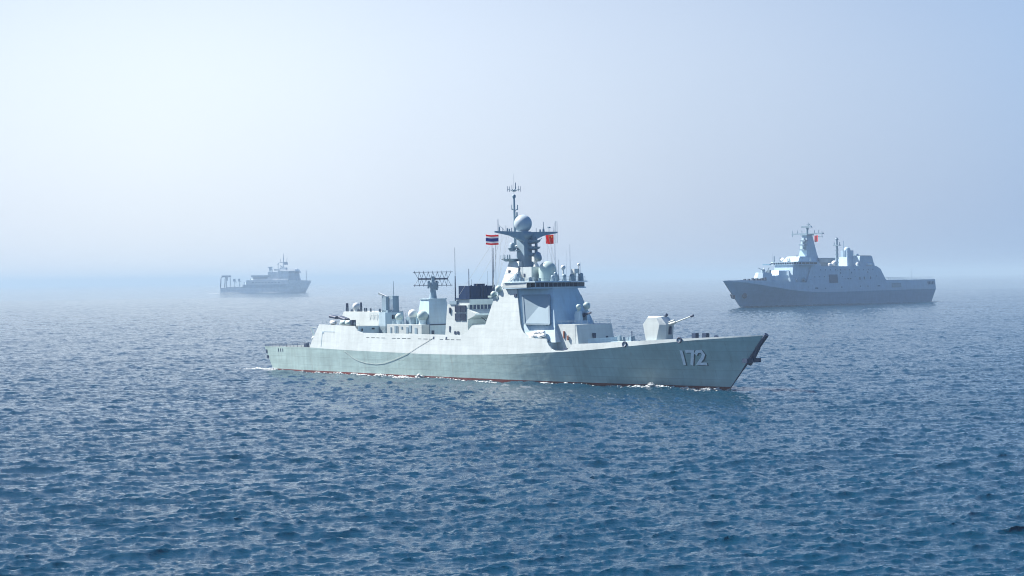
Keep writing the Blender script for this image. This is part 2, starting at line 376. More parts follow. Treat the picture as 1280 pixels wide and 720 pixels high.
# transom
g.add(tr1[2:] + tr2[2:], [tuple([0, 1, 2, 3, 4, 5, 6] + [13, 12, 11, 10, 9, 8, 7])], 0)
gr.add(tr1[:3] + tr2[:3], [(0, 1, 2, 5, 4, 3)], 0)
g.build('hull', 'hull', dd)
gr.build('boot_topping', 'red', dd, 'dark red band along the waterline')
# side plating above the knuckle, leaning inboard, one continuous outline
OUT = [(-56.9, 6.25), (-56.1, 7.95), (-53.8, 11.75), (-39.3, 11.5), (-37.9, 10.3), (-36, 9.95), (-22, 9.95), (-1.0, 9.9), (0.3, 10.15), (1.3, 10.8), (2.7, 12.04), (3.4, 12.2), (7.06, 12.29), (9.3, 18.2), (11.86, 20.05),
       (16.2, 20.05), (16.6, 18.85), (18.3, 12.6), (18.8, 11.6), (19.6, 10.69), (21.2, 9.75), (23, 9.55), (26.64, 9.52), (26.9, 8.9), (27.6, 8.05), (28.4, 7.4), (29.4, 7.1), (31.75, 7.12), (33.0, 7.35), (33.9, 7.8), (34.65, 8.57), (40, 8.8), (49.2, 9.31), (57.5, 9.78), (66, 10.2), (74, 10.6), (79.3, 10.86)]
OX = [p[0] for p in OUT]; OZ = [p[1] for p in OUT]
def side_y(x, z): return float(ip(x, KX, KB)) - (z - float(ip(x, KX, KZ))) * 0.13
sx = sorted(set(OX) | set(np.arange(-56, 79, 1.7)))
g = G()
for side in (-1, 1):
    vs = []; fs = []; NR = 6
    for x in sx:
        zk = float(ip(x, KX, KZ)); zt = max(float(ip(x, OX, OZ)), zk + .04)
        for off in (0.0, 0.28):
            for k in range(NR):
                z = zk + (zt - zk) * k / (NR - 1); y = max(side_y(x, z) - off, 0.01); vs.append((x, side * y, z))
    n2 = 2 * NR
    for i in range(len(sx) - 1):
        a = i * n2; b = (i + 1) * n2
        for k in range(NR - 1):
            f = (a + k, b + k, b + k + 1, a + k + 1); fs.append(f if side < 0 else f[::-1])
            f = (a + NR + k, a + NR + k + 1, b + NR + k + 1, b + NR + k); fs.append(f if side < 0 else f[::-1])
        f = (a + NR - 1, b + NR - 1, b + 2 * NR - 1, a + 2 * NR - 1); fs.append(f if side < 0 else f[::-1])
    g.add(vs, fs)
g.build('side_plating', 'upper', dd, 'bright flat superstructure side rising straight from the hull knuckle')
# decks
def yin(x, z): return max(side_y(x, z) - 0.25, 0.02)
def deck(name, x0, x1, zf, th=0.2, step=2.0, par=dd, mat='deck', yfun=None):
    xs = list(np.arange(x0, x1, step)) + [x1]; rings = []
    for x in xs:
        z = zf(x) if callable(zf) else zf; y = (yfun or yin)(x, z)
        rings.append([(x, -y, z - th), (x, y, z - th), (x, y, z), (x, -y, z)])
    g = G(); g.loft(rings); return g.build(name, mat, par)
deck('flight_deck', -77.4, -56.2, lambda x: float(ip(x, KX, KZ)) + .02, yfun=lambda x, z: float(ip(x, KX, KB)) - .02)
deck('main_deck', -37.6, 27.1, 8.9)
deck('hangar_roof_deck', -53.4, -38.1, 11.42, yfun=lambda x, z: yin(x, z) - .04)
deck('anchor_well_deck', 27.1, 34.5, 6.9)
deck('forecastle_deck', 34.6, 79.0, lambda x: float(ip(x, OX, OZ)) - 0.22 * min(1, (79.4 - x) / 6))
g = G()   # bulkheads between the deck levels
y = yin(-38, 10.5)
g.box(-38.25, -38.05, -y, y, 8.7, 11.42); g.build('bulkhead', 'house', dd); g = G()
g.box(-56.0, -55.8, -yin(-56, 8), yin(-56, 8), 6.1, 8.0); g.add([(-55.8, -7.5, 8), (-55.8, 7.5, 8), (-53.5, 7.0, 11.42), (-53.5, -7.0, 11.42)], [(0, 1, 2, 3)]); g.build('bulkhead', 'house', dd); g = G()
g.box(27.0, 27.15, -yin(27.1, 8), yin(27.1, 8), 6.7, 8.72); g.build('bulkhead', 'house', dd); g = G()
g.box(34.5, 34.62, -yin(34.6, 7.5), yin(34.6, 7.5), 6.7, 8.4)
g.build('bulkhead', 'house', dd)

# forward superstructure core
def core(z):
    ax = ip(z, [8.9, 9.7, 10.7, 12.4, 20.05], [22.2, 21.3, 19.6, 18.4, 16.25])
    ay = 8.5 - (z - 5.6) * .13 - .31
    cx = 24.3 + (20.05 - z) * .356; cy = 3.7 + (20.05 - z) * .288
    bx = ip(z, [8.9, 12.2, 12.3, 18.2, 20.05], [3.3, 3.6, 7.4, 9.6, 12.0])
    cy = min(cy, ay - .05)
    return [(bx, -ay), (ax, -ay), (cx, -cy), (cx, cy), (ax, ay), (bx, ay)]
g = G()
zs = [8.75, 9.7, 10.7, 12.2, 12.32, 15, 18.2, 20.05]
g.loft([[(x, y, z) for x, y in core(z)] for z in zs])
# transverse faces below z 9 down to the anchor well
g.build('forward_superstructure', 'house', dd)
# flat array radar covers on the two canted faces
def face_pt(side, a, z, off):
    """a = 0..1 along the canted face from side corner to front corner"""
    c = core(z); A = Vector((c[1][0], c[1][1])); B = Vector((c[2][0], c[2][1])); p = A.lerp(B, a)
    d = (B - A).normalized(); n = Vector((d.y, -d.x)); p = p + n * off
    return (p.x, p.y * (-side), z) if side > 0 else (p.x, p.y, z)
for side in (-1, 1):
    g = G()
    def ring(a0, a1, z0, z1, off): return [face_pt(side, a0 - .02, z0, off), face_pt(side, a1, z0, off), face_pt(side, a1 + .02, z1, off), face_pt(side, a0, z1, off)]
    g.loft([ring(.15, .87, 12.75, 18.6, 0.02), ring(.15, .87, 12.75, 18.6, .42)]); 
    p = g.build('array_radar', 'panel', dd, 'large square flat radar panel')
    g = G()
    for (a0, a1, z0, z1) in ((.13, .89, 12.45, 12.74), (.13, .89, 18.61, 18.8), (.12, .145, 12.74, 18.61), (.875, .90, 12.74, 18.61)):
        g.loft([ring(a0, a1, z0, z1, .02), ring(a0, a1, z0, z1, .62 if z0 < 12.5 else .5)])
    g.build('frame', 'mast', p)
g = G()
for a in (.25, .75): g.tube(face_pt(-1, a, 12.3, .1), face_pt(-1, a, 12.6, .5), .16, .16, 6); g.build('bracket', 'mast', dd); g = G()
g.box(15.7, 16.5, -7.05, -6.75, 18.3, 18.95); g.build('vent_slit', 'dark', dd)
# bridge
BR = lambda o: [(13, -7.4 - o), (19.6, -7.3 - o), (22.0 + o * .6, -6.6 - o), (24.45 + o, -3.7 - o * .3), (24.45 + o, 3.7 + o * .3), (23.2 + o, 7.4 + o), (13, 7.4 + o)]
WH = [(20.2, -6.3), (21.8, -6.3), (24.3, -3.6), (24.3, 3.6), (23.0, 7.1), (20.2, 6.9)]
g = G()
g.prism(BR(0), 20.06, BR(0), 20.3)                        # wing floor
g.prism([(x, y) for x, y in WH], 20.3, [(x, y) for x, y in WH], 21.35)
BX = [(14, -6.0), (20.2, -5.7), (20.2, 5.7), (14, 6.0)]
g.prism(BX, 20.3, BX, 21.4)
br = g.build('bridge', 'house', dd)
g = G(); g.prism(BR(.25), 21.4, BR(.2), 21.62); g.build('roof', 'house', br)
g = G()
for s in (-1, 1):                                           # wing bulwarks
    g = G(); g.box(12.6, 20.1, s * 7.4 - (.08 if s > 0 else 0) , s * 7.4 + (0 if s > 0 else .08), 20.3, 21.35)
    g.box(12.5, 12.62, *sorted((s * 7.4, s * 6.2)), 20.3, 21.35); g.build('wing_bulwark', 'upper', br)
def window_row(p0, p1, z0, z1, n, off=0.05, gap=.055, th=.05):
    p0 = Vector(p0); p1 = Vector(p1); d = (p1 - p0); L = d.length; d.normalize(); nn = Vector((d.y, -d.x))
    for i in range(n):
        a = p0 + d * (L * i / n + gap); b = p0 + d * (L * (i + 1) / n - gap)
        q = G(); q.prism([tuple(a + nn * 0.01), tuple(b + nn * 0.01), tuple(b + nn * off), tuple(a + nn * off)], z0, [tuple(a + nn * .01), tuple(b + nn * .01), tuple(b + nn * off), tuple(a + nn * off)], z1)
        yield q
for a, b, n in ((WH[1], WH[2], 4), (WH[2], WH[3], 6), (WH[3], WH[4], 4)):
    for q in window_row(a, b, 20.42, 21.28, n): q.build('window', 'glass', br)
for q in window_row((20.3, -6.3), (21.7, -6.3), 20.42, 21.28, 1): q.build('window', 'glass', br)

# upper deckhouse under the mast
g = G()
g.prism([(8.5, -4.6), (13.2, -4.2), (13.2, 4.2), (8.5, 4.6)], 20.06, [(9.2, -2.3), (12.2, -2.1), (12.2, 2.1), (9.2, 2.3)], 26.0)
g.box(11.5, 16.5, -2.5, 2.5, 21.62, 24.75); g.box(16.5, 16.9, -2.3, 2.3, 21.62, 22.6)
g.build('mast_house', 'upper', dd)
many('vent', 'dark', dd, [lambda g, x=x, z=z: g.box(x, x + .5, -3.2 if x < 10 else -2.56, -2.4, z, z + .7) for (x, z) in ((9.8, 23.4), (14.0, 22.6), (12.3, 24.0))])
# main mast
g = G()
g.loft([[(10.35, -1.3, 24.6), (13.0, -1.3, 24.6), (13.0, 1.3, 24.6), (10.35, 1.3, 24.6)], [(10.6, -1.05, 31.6), (12.7, -1.05, 31.6), (12.7, 1.05, 31.6), (10.6, 1.05, 31.6)]])
g.lathe((11.5, 0, 31.4), [(1.2, -.6), (1.9, .0), (2.0, .9), (1.6, 1.1)], 16)
mast = g.build('mast', 'mast', dd)
g = G()
for s in (-1, 1):
    g.loft([[(11.7, s * 1.0, 30.3), (12.9, s * 1.0, 30.3), (12.9, s * 1.0, 32.4), (11.7, s * 1.0, 32.4)][::s], [(12.1, s * 5.0, 31.6), (12.6, s * 5.0, 31.6), (12.6, s * 5.0, 32.5), (12.1, s * 5.0, 32.5)][::s], [(12.2, s * 9.4, 32.25), (12.5, s * 9.4, 32.25), (12.5, s * 9.4, 32.55), (12.2, s * 9.4, 32.55)][::s]])
g.build('yard', 'mast', mast)
g = G(); g.ball((11.3, 0, 34.25), 1.98, cut=-.82, n=32, sq=1.0); g.lathe((11.3, 0, 32.3), [(1.15, 0), (1.2, .5), (1.3, .7)], 20); g.build('radome', 'domeshade', mast, 'large ball radome on the mast head')
# pole mast aft of the ball
g = G(); g.tube((8.7, 0, 29), (8.5, 0, 40.6), .34, .2, 8); g.ball((8.5, 0, 40.4), .42, n=12)
g.lathe((8.5, 0, 40.0), [(.35, 0), (.42, .3), (.35, .6)], 10)
for z, dx, r in ((37.6, -.8, .1), (37.6, .9, .14), (36.0, .7, .22), (35.2, .6, .2)):
    g.tube((8.6, 0, z - .4), (8.6, dx, z), r * .7, r, 6); g.tube((8.6, dx, z - .2), (8.6, dx, z + .9), r, r * .8, 6)
g.tube((8.6, -1.0, 28.9), (12, -.2, 30), .25, .25)
g.build('pole_mast', 'mast', mast)
g = G(); g.tube((8.5, 0, 40.8), (8.5, 0, 45.3), .04, .02, 4)
for a in range(6):
    c, s = math.cos(a * math.pi / 3), math.sin(a * math.pi / 3)
    g.tube((8.5, 0, 41.5), (8.5 + c * 1.45, s * 1.45, 41.95), .07, .06, 5); g.tube((8.5 + c * 1.45, s * 1.45, 41.4), (8.5 + c * 1.45, s * 1.45, 42.6), .06, .06, 5)
g.lathe((8.5, 0, 41.4), [(.3, 0), (.4, .2), (.15, .5)], 8); g.tube((8.7, .3, 41.9), (8.7, .3, 43.4), .1, .08, 5); g.tube((8.3, -.4, 41.9), (8.3, -.4, 42.9), .05, .05, 4)
g.build('antenna', 'mast', mast)
# fittings standing on the yard
g = G()
for y, h, r in ((-8.3, 2.6, .1), (-7.9, 1.0, .16), (-6.9, .8, .1), (-6.0, 1.3, .06), (-5.6, .7, .2), (-5.0, .6, .22), (-4.3, .8, .12), (-3.2, .9, .08), (3.0, .8, .08), (4.2, .5, .25), (5.2, 2.2, .09), (5.2, .7, .3), (6.9, 1.1, .06), (8.2, 1.2, .06), (9.0, 2.2, .05), (9.4, 2.4, .05)):
    g = G(); g.tube((12.3, y, 32.3), (12.3, y, 32.5 + h), r, r * .7, 5); g.build('yard_fitting', 'mast', mast)
g = G(); g.box(12.1, 12.5, 6.6, 7.2, 33.3, 33.6); g.build('yard_fitting', 'mast', mast); g = G(); g.tube((12.3, -8.3, 34), (12.3, -6.2, 32.6), .03, .03, 4); g.build('stay', 'mast', mast); g = G()
g.tube((12.3, 9.4, 30.0), (12.3, 9.4, 34.9), .05, .05, 4); g.build('yard_fitting', 'mast', mast)
g = G(); g.tube((12.3, 9.0, 30.0), (12.3, 9.0, 34.9), .05, .05, 4); g.build('yard_fitting', 'mast', mast)
# platforms with sensors on both sides of the mast
g = G()
g.lathe((9.9, -2.0, 28.3), [(.5, 0), (1.0, .5), (1.0, .65)], 12); g.lathe((9.9, -2.0, 28.9), [(.55, 0), (.6, .9), (.3, 1.2)], 12)
g.box(9.4, 11.6, -2.4, -1.0, 28.2, 28.45); g.build('sensor_platform', 'mast', mast); g = G()
g.loft([[(8.3, -2.6, 26.0), (10.6, -2.6, 26.0), (10.6, -.8, 26.0), (8.3, -.8, 26.0)], [(7.6, -3.4, 26.6), (10.9, -3.4, 26.6), (10.9, -.8, 26.6), (7.6, -.8, 26.6)]])
for x, y in ((8.3, -3.0), (9.2, -2.8), (10.2, -3.1)): g.tube((x, y, 26.6), (x, y, 27.5), .16, .12, 6)
rail(g, [(7.6, -3.4, 26.6), (10.9, -3.4, 26.6)], h=.8)
g.build('sensor_platform', 'mast', mast)
g = G()
for z, y in ((27.0, 1.2), (28.4, 1.2), (29.8, 1.2)):
    g = G()
    g.loft([[(12.4, y - 1.2, z), (14.2, y - 1.2, z + .3), (14.2, y + .9, z + .3), (12.4, y + .9, z)], [(12.4, y - 1.2, z + .9), (14.6, y - .9, z + .75), (14.6, y + 1.0, z + .75), (12.4, y + .9, z + .9)]])
    g.tube((13.6, y + .5, z + .6), (13.6, y + .5, z + 1.6), .3, .25, 8); g.build('mast_equipment', 'mast', mast)
g = G(); g.tube((12.9, 2.3, 26.5), (12.9, 2.4, 30.3), .4, .3, 8); g.tube((12.9, 2.0, 30.0), (13.9, 3.2, 31.0), .12, .06, 5)
g.build('mast_equipment', 'mast', mast)
# fire-control dish in front of the mast
g = G(); g.lathe((14.9, .3, 24.75), [(.7, 0), (.6, .5), (.35, .8), (.35, 1.3)], 12); g.box(14.5, 15.3, -.5, 1.1, 25.9, 27.0)
fd = g.build('director', 'dome', dd); g = G(); g.lathe((15.2, .4, 26.9), [(.4, -.5), (.95, -.1), (1.12, .35), (.95, .7), (.5, .85)], 20, axis=(.75, .3, .25)); g.build('dish', 'mast', fd)
# big dome on the bridge roof
g = G(); g.lathe((18.9, 0, 21.62), [(1.95, 0), (1.95, 2.35)], 32); g.ball((18.9, 0, 23.97), 1.95, cut=0, n=32); g.build('radome', 'domegreen', dd, 'large grey dome in front of the mast')
# bridge roof fittings
g = G()
g.lathe((13.6, -4.0, 21.62), [(.72, 0), (.72, 1.6), (.6, 1.7)], 16); g.box(12.6, 14.6, -5.1, -3.0, 21.62, 21.85)
g.build('satcom_drum', 'mast', dd)
g = G()
for x, y, r, h in ((22.6, -1.2, .45, 1.6), (22.0, -.2, .4, 1.4), (23.4, .6, .5, 1.1), (23.2, -2.6, .5, .9), (22.6, 3.8, .7, 1.0), (23.6, 5.6, .5, 1.3), (22.4, 6.4, .45, 1.0), (21.0, -4.4, .3, .7), (19.0, -5.2, .5, .5), (16.0, -5.4, .25, .8), (15.0, -6.2, .3, .6), (18.2, -6.5, .25, .7), (23.8, 2.2, .25, .9), (21.8, 5.0, .5, .7), (14.0, 5, .5, .9)):
    g = G(); g.tube((x, y, 21.62), (x, y, 21.62 + h), r, r * .8, 8)
    if r > .44: g.ball((x, y, 21.6 + h), r * .85, n=10)
    g.build('roof_equipment', 'mast', dd)
g = G(); g.tube((22.8, .9, 21.6), (22.8, .9, 24.0), .25, .2, 8); g.ball((22.8, .9, 24.5), .52, n=14); g.build('optical_sight', 'dome', dd); g = G(); g.tube((23.0, 4.2, 21.6), (23.0, 4.2, 23.6), .3, .3, 8); g.box(22.5, 23.5, 3.6, 4.8, 23.2, 24.2); g.build('optical_sight', 'dome', dd); g = G(); g.tube((23.2, 5.2, 21.6), (23.2, 5.2, 24.9), .18, .15, 6); g.ball((23.2, 5.2, 25.1), .32, n=10)
g.build('optical_sight', 'dome', dd)
g = G(); rail(g, [(13, -7.4, 21.62), (22.0, -6.6, 21.62), (24.4, -3.7, 21.62), (24.4, 3.7, 21.62), (23.0, 7.3, 21.62), (13, 7.4, 21.62)], h=.9, r=.035); g.build('railing', 'mast', dd)
# whips and halyards
WH_ = [(12.0, 9.0, 21.6, 34.6, .05), (12.4, 8.5, 21.6, 33, .025), (11.6, 8.2, 21.6, 31, .025), (11, 7.6, 21.6, 32, .02), (22.2, 3.6, 22, 29.5, .06), (23.9, 5, 21.7, 25.6, .05), (20.8, 1.5, 21.7, 26.2, .06), (15.5, 2.2, 22, 30.5, .02), (14.4, 6.0, 21.7, 29, .02), (17.8, 6.8, 21.7, 28.5, .02)]
for x, y, z0, z1, r in WH_:
    g = G(); g.tube((x, y, z0), (x, y, z1), r, r * .5, 5); g.build('whip_antenna', 'mast', dd)
g = G()
for a, b in (((12.3, -8.6, 32.3), (9.0, -6.9, 20.4)), ((12.3, -8.0, 32.3), (8.4, -6.6, 20.2)), ((12.3, -7.2, 32.3), (10.2, -6.8, 21)), ((12.3, -5, 32), (10, -6.5, 21)), ((12.3, -5.6, 32), (8.5, -5.5, 20)), ((12.3, -8.2, 32), (-7, -3.9, 17.5)), ((12.3, -6, 32), (-1, -3, 20.8)), ((12.3, 5.6, 32), (15, 6.8, 21.6)), ((12.3, 6.6, 32), (15.5, 7, 21.6))):
    g = G(); g.tube(a, b, .022, .022, 4); g.build('halyard', 'rope', dd)

# life raft canisters below the array radar
g = G(); g.box(22.2, 26.3, -8.0, -7.2, 9.35, 9.5); g.build('raft_rack', 'mast', dd)
for x, y, z in ((22.0, -7.5, 10.0), (23.1, -7.3, 10.2), (24.2, -7.5, 10.0), (25.2, -7.4, 10.25), (22.7, -7.35, 10.75), (23.8, -7.3, 10.85), (24.9, -7.3, 10.85)):
    g = G(); g.lathe((x - .55, y, z), [(.2, 0), (.36, .12), (.38, .3), (.38, .8), (.36, .98), (.2, 1.1)], 12, axis=(1, 0, 0)); g.build('life_raft_canister', 'white', dd)
# director pedestal on the aft shoulder of the superstructure side
for s in (-1, 1):
    g = G(); g.box(7.9, 10.5, s * 6.6 - .5, s * 6.6 + .5, 17.9, 18.5); g.ball((9.1, s * 6.9, 18.9), .7, n=12); g.ball((10.6, s * 6.8, 20.1), .75, n=12); g.tube((10.6, s * 6.6, 18.5), (10.6, s * 6.8, 20), .3, .3, 8); g.box(7.6, 8.8, s * 7.0 - .3, s * 7.0 + .3, 18.2, 18.6)
    g.build('searchlight', 'domegreen', dd)

# forward deckhouse with gatling gun
g = G()
g.loft([[(26, -5.5, 6.9), (32.9, -5.5, 6.9), (33.9, -5.5, 6.9), (33.9, 5.5, 6.9), (26, 5.5, 6.9)], [(26, -5.3, 12.5), (32.4, -5.3, 12.5), (32.8, -5.2, 12.5), (32.8, 5.3, 12.5), (26, 5.3, 12.5)]])
fh = g.build('forward_deckhouse', 'upper', dd)
many('hatch', 'dark', fh, [lambda g: g.box(33.3, 33.6, -1.0, -.2, 9.6, 10.6), lambda g: g.box(32.95, 33.45, 3.0, 3.6, 9.9, 7.9)])
many('hose_reel', 'orange', fh, [lambda g: g.box(29.2, 29.5, -5.62, -5.38, 9.6, 11.1), lambda g: g.box(30.5, 30.8, -5.8, -5.5, 9.2, 10.2)])
g = G(); rail(g, [(26.5, -5.3, 12.5), (32.7, -5.2, 12.5), (32.7, 5.2, 12.5)], h=.9, r=.03); g.build('railing', 'mast', fh)
g = G(); g.lathe((29.3, 0, 12.5), [(2.2, 0), (2.2, .25), (1.7, .35), (1.6, .7)], 24); g.box(28.5, 30.2, -1.5, -.6, 13.1, 15.2, tx=.2, ty=.1); g.box(28.5, 30.2, .6, 1.5, 13.1, 15.2, tx=.2, ty=.1); g.box(28.0, 29.0, -1.0, 1.0, 13.1, 14.6)
cw = g.build('close_in_weapon', 'house', dd)
g = G(); g.ball((29.6, -1.3, 16.1), .6, n=14); g.tube((29.5, -1.2, 15.1), (29.5, -1.2, 16), .3, .3, 8); g.ball((29.5, 1.2, 16.3), .8, n=16); g.tube((29.4, 1.1, 15.1), (29.5, 1.1, 16), .35, .3, 8); g.build('tracking_radar', 'domegreen', cw)
g = G()
for a in range(7):
    y, z = .16 * math.cos(a * .9), .16 * math.sin(a * .9); g.tube((29.6, y, 14.3 + z), (32.0, y, 14.9 + z), .06, .06, 5)
g.tube((28.8, 0, 14.1), (30.2, 0, 14.45), .45, .4, 10); g.build('barrel', 'dark', cw)

# main gun
def gunring(y, s=1): return [(48.6, y, 12.6), (49.86, y, 14.0), (52.3, y, 14.0), (53.2, y, 12.65), (52.1, y, 9.0), (49.4, y, 9.0)]
g = G()
mid = [[(48.6, -1.75, 12.6), (49.86, -1.75, 14.0), (52.3, -1.75, 14.0), (53.15, -1.75, 12.6), (52.15, -1.75, 9.0), (49.45, -1.75, 9.0)],
       [(48.2, -1.1, 12.6), (49.6, -1.1, 14.25), (53.0, -1.1, 14.15), (54.5, -1.1, 12.55), (54.1, -1.1, 9.0), (49.0, -1.1, 9.0)]]
g.loft(mid + [[(x, -y, z) for x, y, z in r] for r in mid[::-1]])
gun = g.build('naval_gun', 'upper', dd, 'faceted stealthy gun house with long barrel')
g = G(); g.tube((53.3, 0, 12.35), (56.0, 0, 13.05), .34, .28, 10); g.tube((54.2, 0, 13.1), (55.6, 0, 13.45), .16, .16, 6); b0 = g
g.tube((56.0, 0, 13.05), (60.2, 0, 14.3), .15, .12, 10); g.build('barrel', 'gun', gun)
g = G(); g.tube((60.1, 0, 14.27), (60.75, 0, 14.46), .24, .24, 10); g.build('muzzle_brake', 'dark', gun)
g = G(); g.box(54.05, 54.62, -.35, .3, 10.6, 12.2); g.build('barrel_slot', 'dark', gun); g = G(); g.tube((52.4, .6, 14.1), (53.1, .6, 14.6), .3, .3, 8); g.build('sight', 'dark', gun)
g = G(); g.lathe((51.4, 0, 8.9), [(2.9, 0), (2.9, .35), (2.6, .45)], 28); g.build('gun_ring', 'house', dd)
# breakwater and forecastle gear
g = G()
for s in (-1, 1): g.add([(36.5, s * 5.5, 8.6), (38.5, 0, 8.7), (38.3, 0, 9.8), (36.4, s * 5.5, 9.6)], [(0, 1, 2, 3)])
g.build('breakwater', 'house', dd)
for x, y in ((36.5, 2.2), (37.2, 3.4), (38.5, 1.0), (39.5, 2.5), (40.2, 3.2), (41.0, 1.8)):
    g = G(); g.box(x, x + .8, y, y + .8, 8.6, 9.6 + rng.random() * .8, tx=.12, ty=.1); g.build('deck_locker', 'mast', dd)
g = G(); g.tube((43.8, 0, 9), (43.8, 0, 11.2), .12, .1, 6); g.build('bollard' if 'tube' in 'g.tube((43.8, 0, 9), (43.8, 0, 11.2), .12, .1, 6)' else 'deck_locker', 'dark', dd)
g = G(); g.box(60.7, 61.7, -.5, .5, 9.7, 10.95); g.build('bollard' if 'tube' in 'g.box(60.7, 61.7, -.5, .5, 9.7, 10.95)' else 'deck_locker', 'dark', dd)
g = G(); g.box(63.4, 64.5, -.5, .5, 9.9, 11.0); g.build('bollard' if 'tube' in 'g.box(63.4, 64.5, -.5, .5, 9.9, 11.0)' else 'deck_locker', 'dark', dd)
for k in range(4):
    for j in range(4):
        g = G(); g.box(40.6 + k * 1.4, 41.8 + k * 1.4, -3.0 + j * 1.55, -1.6 + j * 1.55, 8.5, 9.0); g.build('missile_hatch', 'house', dd)
g = G(); pts = [(35.0 + k * 2.6) for k in range(17)]
rp = [(x, -(yin(x, float(ip(x, OX, OZ))) - .1), float(ip(x, OX, OZ)) - .1) for x in pts]
rail(g, [rp[-4], rp[-3], rp[-2], rp[-1]], h=.6, step=2.6, r=.02, rows=2); g.build('guard_rail', 'mast', dd)
# dark strip added along the stem as shade of the port flare; stem anchor
g = G()
sp = [(70 + 9.4 * z / 10.8, 0, z) for z in (-.5, 2, 4, 6, 8, 10, 10.9)]
for a, b, r in zip(sp[:-1], sp[1:], (.10, .12, .18, .34, .42, .46)): g.tube(a, b, r, r * 1.05, 8)
g.build('stem_shade_strip', 'dark', dd)
g = G(); g.box(75.0, 76.2, -2.0, 2.2, 5.45, 6.25); g.tube((76.0, 0, 6.0), (77.6, 0, 8.4), .35, .3, 6); g.tube((75.0, 0, 5.2), (76.0, 0, 6.4), .6, .5, 8); g.build('stem_anchor', 'dark', dd)
# hull number 172 and its drop shadow, laid on the starboard and port bow
def strip(pts, wd_, side, off, dx=0, dz=0, g=None):
    P = [np.array(p, float) for p in pts]; Q = [P[0]]
    L_, R_ = [], []
    for i, p in enumerate(P):
        d0 = (p - P[i - 1]) if i else (P[1] - p); d1 = (P[i + 1] - p) if i < len(P) - 1 else (p - P[i - 1])
        d0 = d0 / np.linalg.norm(d0); d1 = d1 / np.linalg.norm(d1); n0 = np.array([-d0[1], d0[0]]); n1 = np.array([-d1[1], d1[0]])
        m = n0 + n1; m /= np.linalg.norm(m); m *= (wd_ / 2) / max(.45, float(m @ n0)); L_.append(p + m); R_.append(p - m)
    for i in range(len(P) - 1):
        k = max(1, int(np.linalg.norm(P[i + 1] - P[i]) / .5))
        for j in range(k):
            q = []
            for (A, B) in ((L_, j), (L_, j + 1), (R_, j + 1), (R_, j)):
                c = A[i] + (A[i + 1] - A[i]) * B / k; q.append(hull_pt(c[0] + dx, c[1] + dz, off, side))
            g.add(q, [(0, 1, 2, 3)])
CH = [[(61.5, 7.68), (61.13, 4.72)], [(62.35, 7.5), (63.98, 7.52), (62.7, 4.73)], [(64.32, 6.87), (64.91, 7.48), (65.81, 7.57), (66.07, 6.92), (65.55, 6.19), (64.26, 5.03), (66.14, 5.02)]]
for side in (-1, 1):
    for ch in CH:
        g = G(); g2 = G()
        if side < 0: q = ch
        else: q = [(2 * 64.0 - x, z) for x, z in ch]
        strip(q, .60, side, .07, g=g); strip(q, .60, side, .035, (.22 if side < 0 else -.22), -.14, g=g2)
        n = g.build('hull_number', 'num', dd); g2.build('number_shadow', 'numsh', n)
# small openings, fairleads, chocks along the side
def patch(x0, x1, z0, z1, side, name, mat, off=.05, fn=hull_pt):
    g = G(); q = [fn(x0, z0, off, side), fn(x1, z0, off, side), fn(x1, z1, off, side), fn(x0, z1, off, side)]
    g.add(q + [(p[0], p[1] - side * .3, p[2]) for p in q], [(0, 1, 2, 3), (0, 4, 5, 1), (1, 5, 6, 2), (2, 6, 7, 3), (3, 7, 4, 0)]); return g.build(name, mat, dd)
def side_pt(x, z, off, side): return (x, side * (side_y(x, z) + off), z)
for side in (-1, 1):
    for x, z, a, b in ((-76.6, 4.75, .35, .9), (-76.2, 3.35, .45, .8)): patch(x - a, x + a, z - b / 2, z + b / 2, side, 'chock', 'dark')
    for x in (-71.0, -70.0, -69.0): patch(x - .12, x + .12, 4.8, 5.6, side, 'scupper', 'dark')
    for x, z in ((48.66, 8.75), (61.9, 9.75)):
        g = G(); p = Vector((x, side * (side_y(x, z) + .02), z)); g.lathe(p, [(.62, -.1), (.66, .12), (.42, .16), (.40, -.05)], 16, axis=(0, side, .1)); g.build('fairlead', 'dark', dd)
    xs = [-34.4 + 1.9 * k for k in range(18)]
    for i, x in enumerate(xs):
        if i in (4, 9, 13): continue
        patch(x, x + 1.1 + .3 * (i % 2), 8.82, 8.94, side, 'scupper', 'numsh', .03, side_pt)
    for x in (-10.0, -5.6): patch(x - .25, x + .25, 8.9, 9.45, side, 'chock', 'dark', .04, side_pt)
    patch(-52.25, -52.05, 6.4, 9.6, side, 'door_seam', 'mast', .03, side_pt); patch(-51.6, -47, 9.95, 10.08, side, 'door_seam', 'mast', .03, side_pt); patch(-52.2, -51.5, 9.6, 10.05, side, 'door_seam', 'mast', .035, side_pt)
    patch(30.4, 31.4, 7.2, 7.6, side, 'mooring_opening', 'dark', -1.5, side_pt)
# rope hanging in a bight along the starboard side
g = G(); RP = [(-42.6, 5.6), (-41, 4.85), (-39.5, 4.05), (-37.5, 3.4), (-34.7, 2.94), (-31, 2.75), (-27.8, 3.02), (-24, 3.9), (-20.4, 4.95), (-18.9, 5.5), (-18.0, 5.85), (-15.5, 6.9), (-10.1, 9.2)]
pts = [hull_pt(x, z, .07) if z < 5.4 else (x, -(float(ip(x, KX, KB)) + .08) if z < 6 else -(side_y(x, z) + .07), z) for x, z in RP]
g.path(pts, .03, 5); g.build('mooring_rope', 'rope', dd, 'grey rope hanging in a slack curve along the hull side')

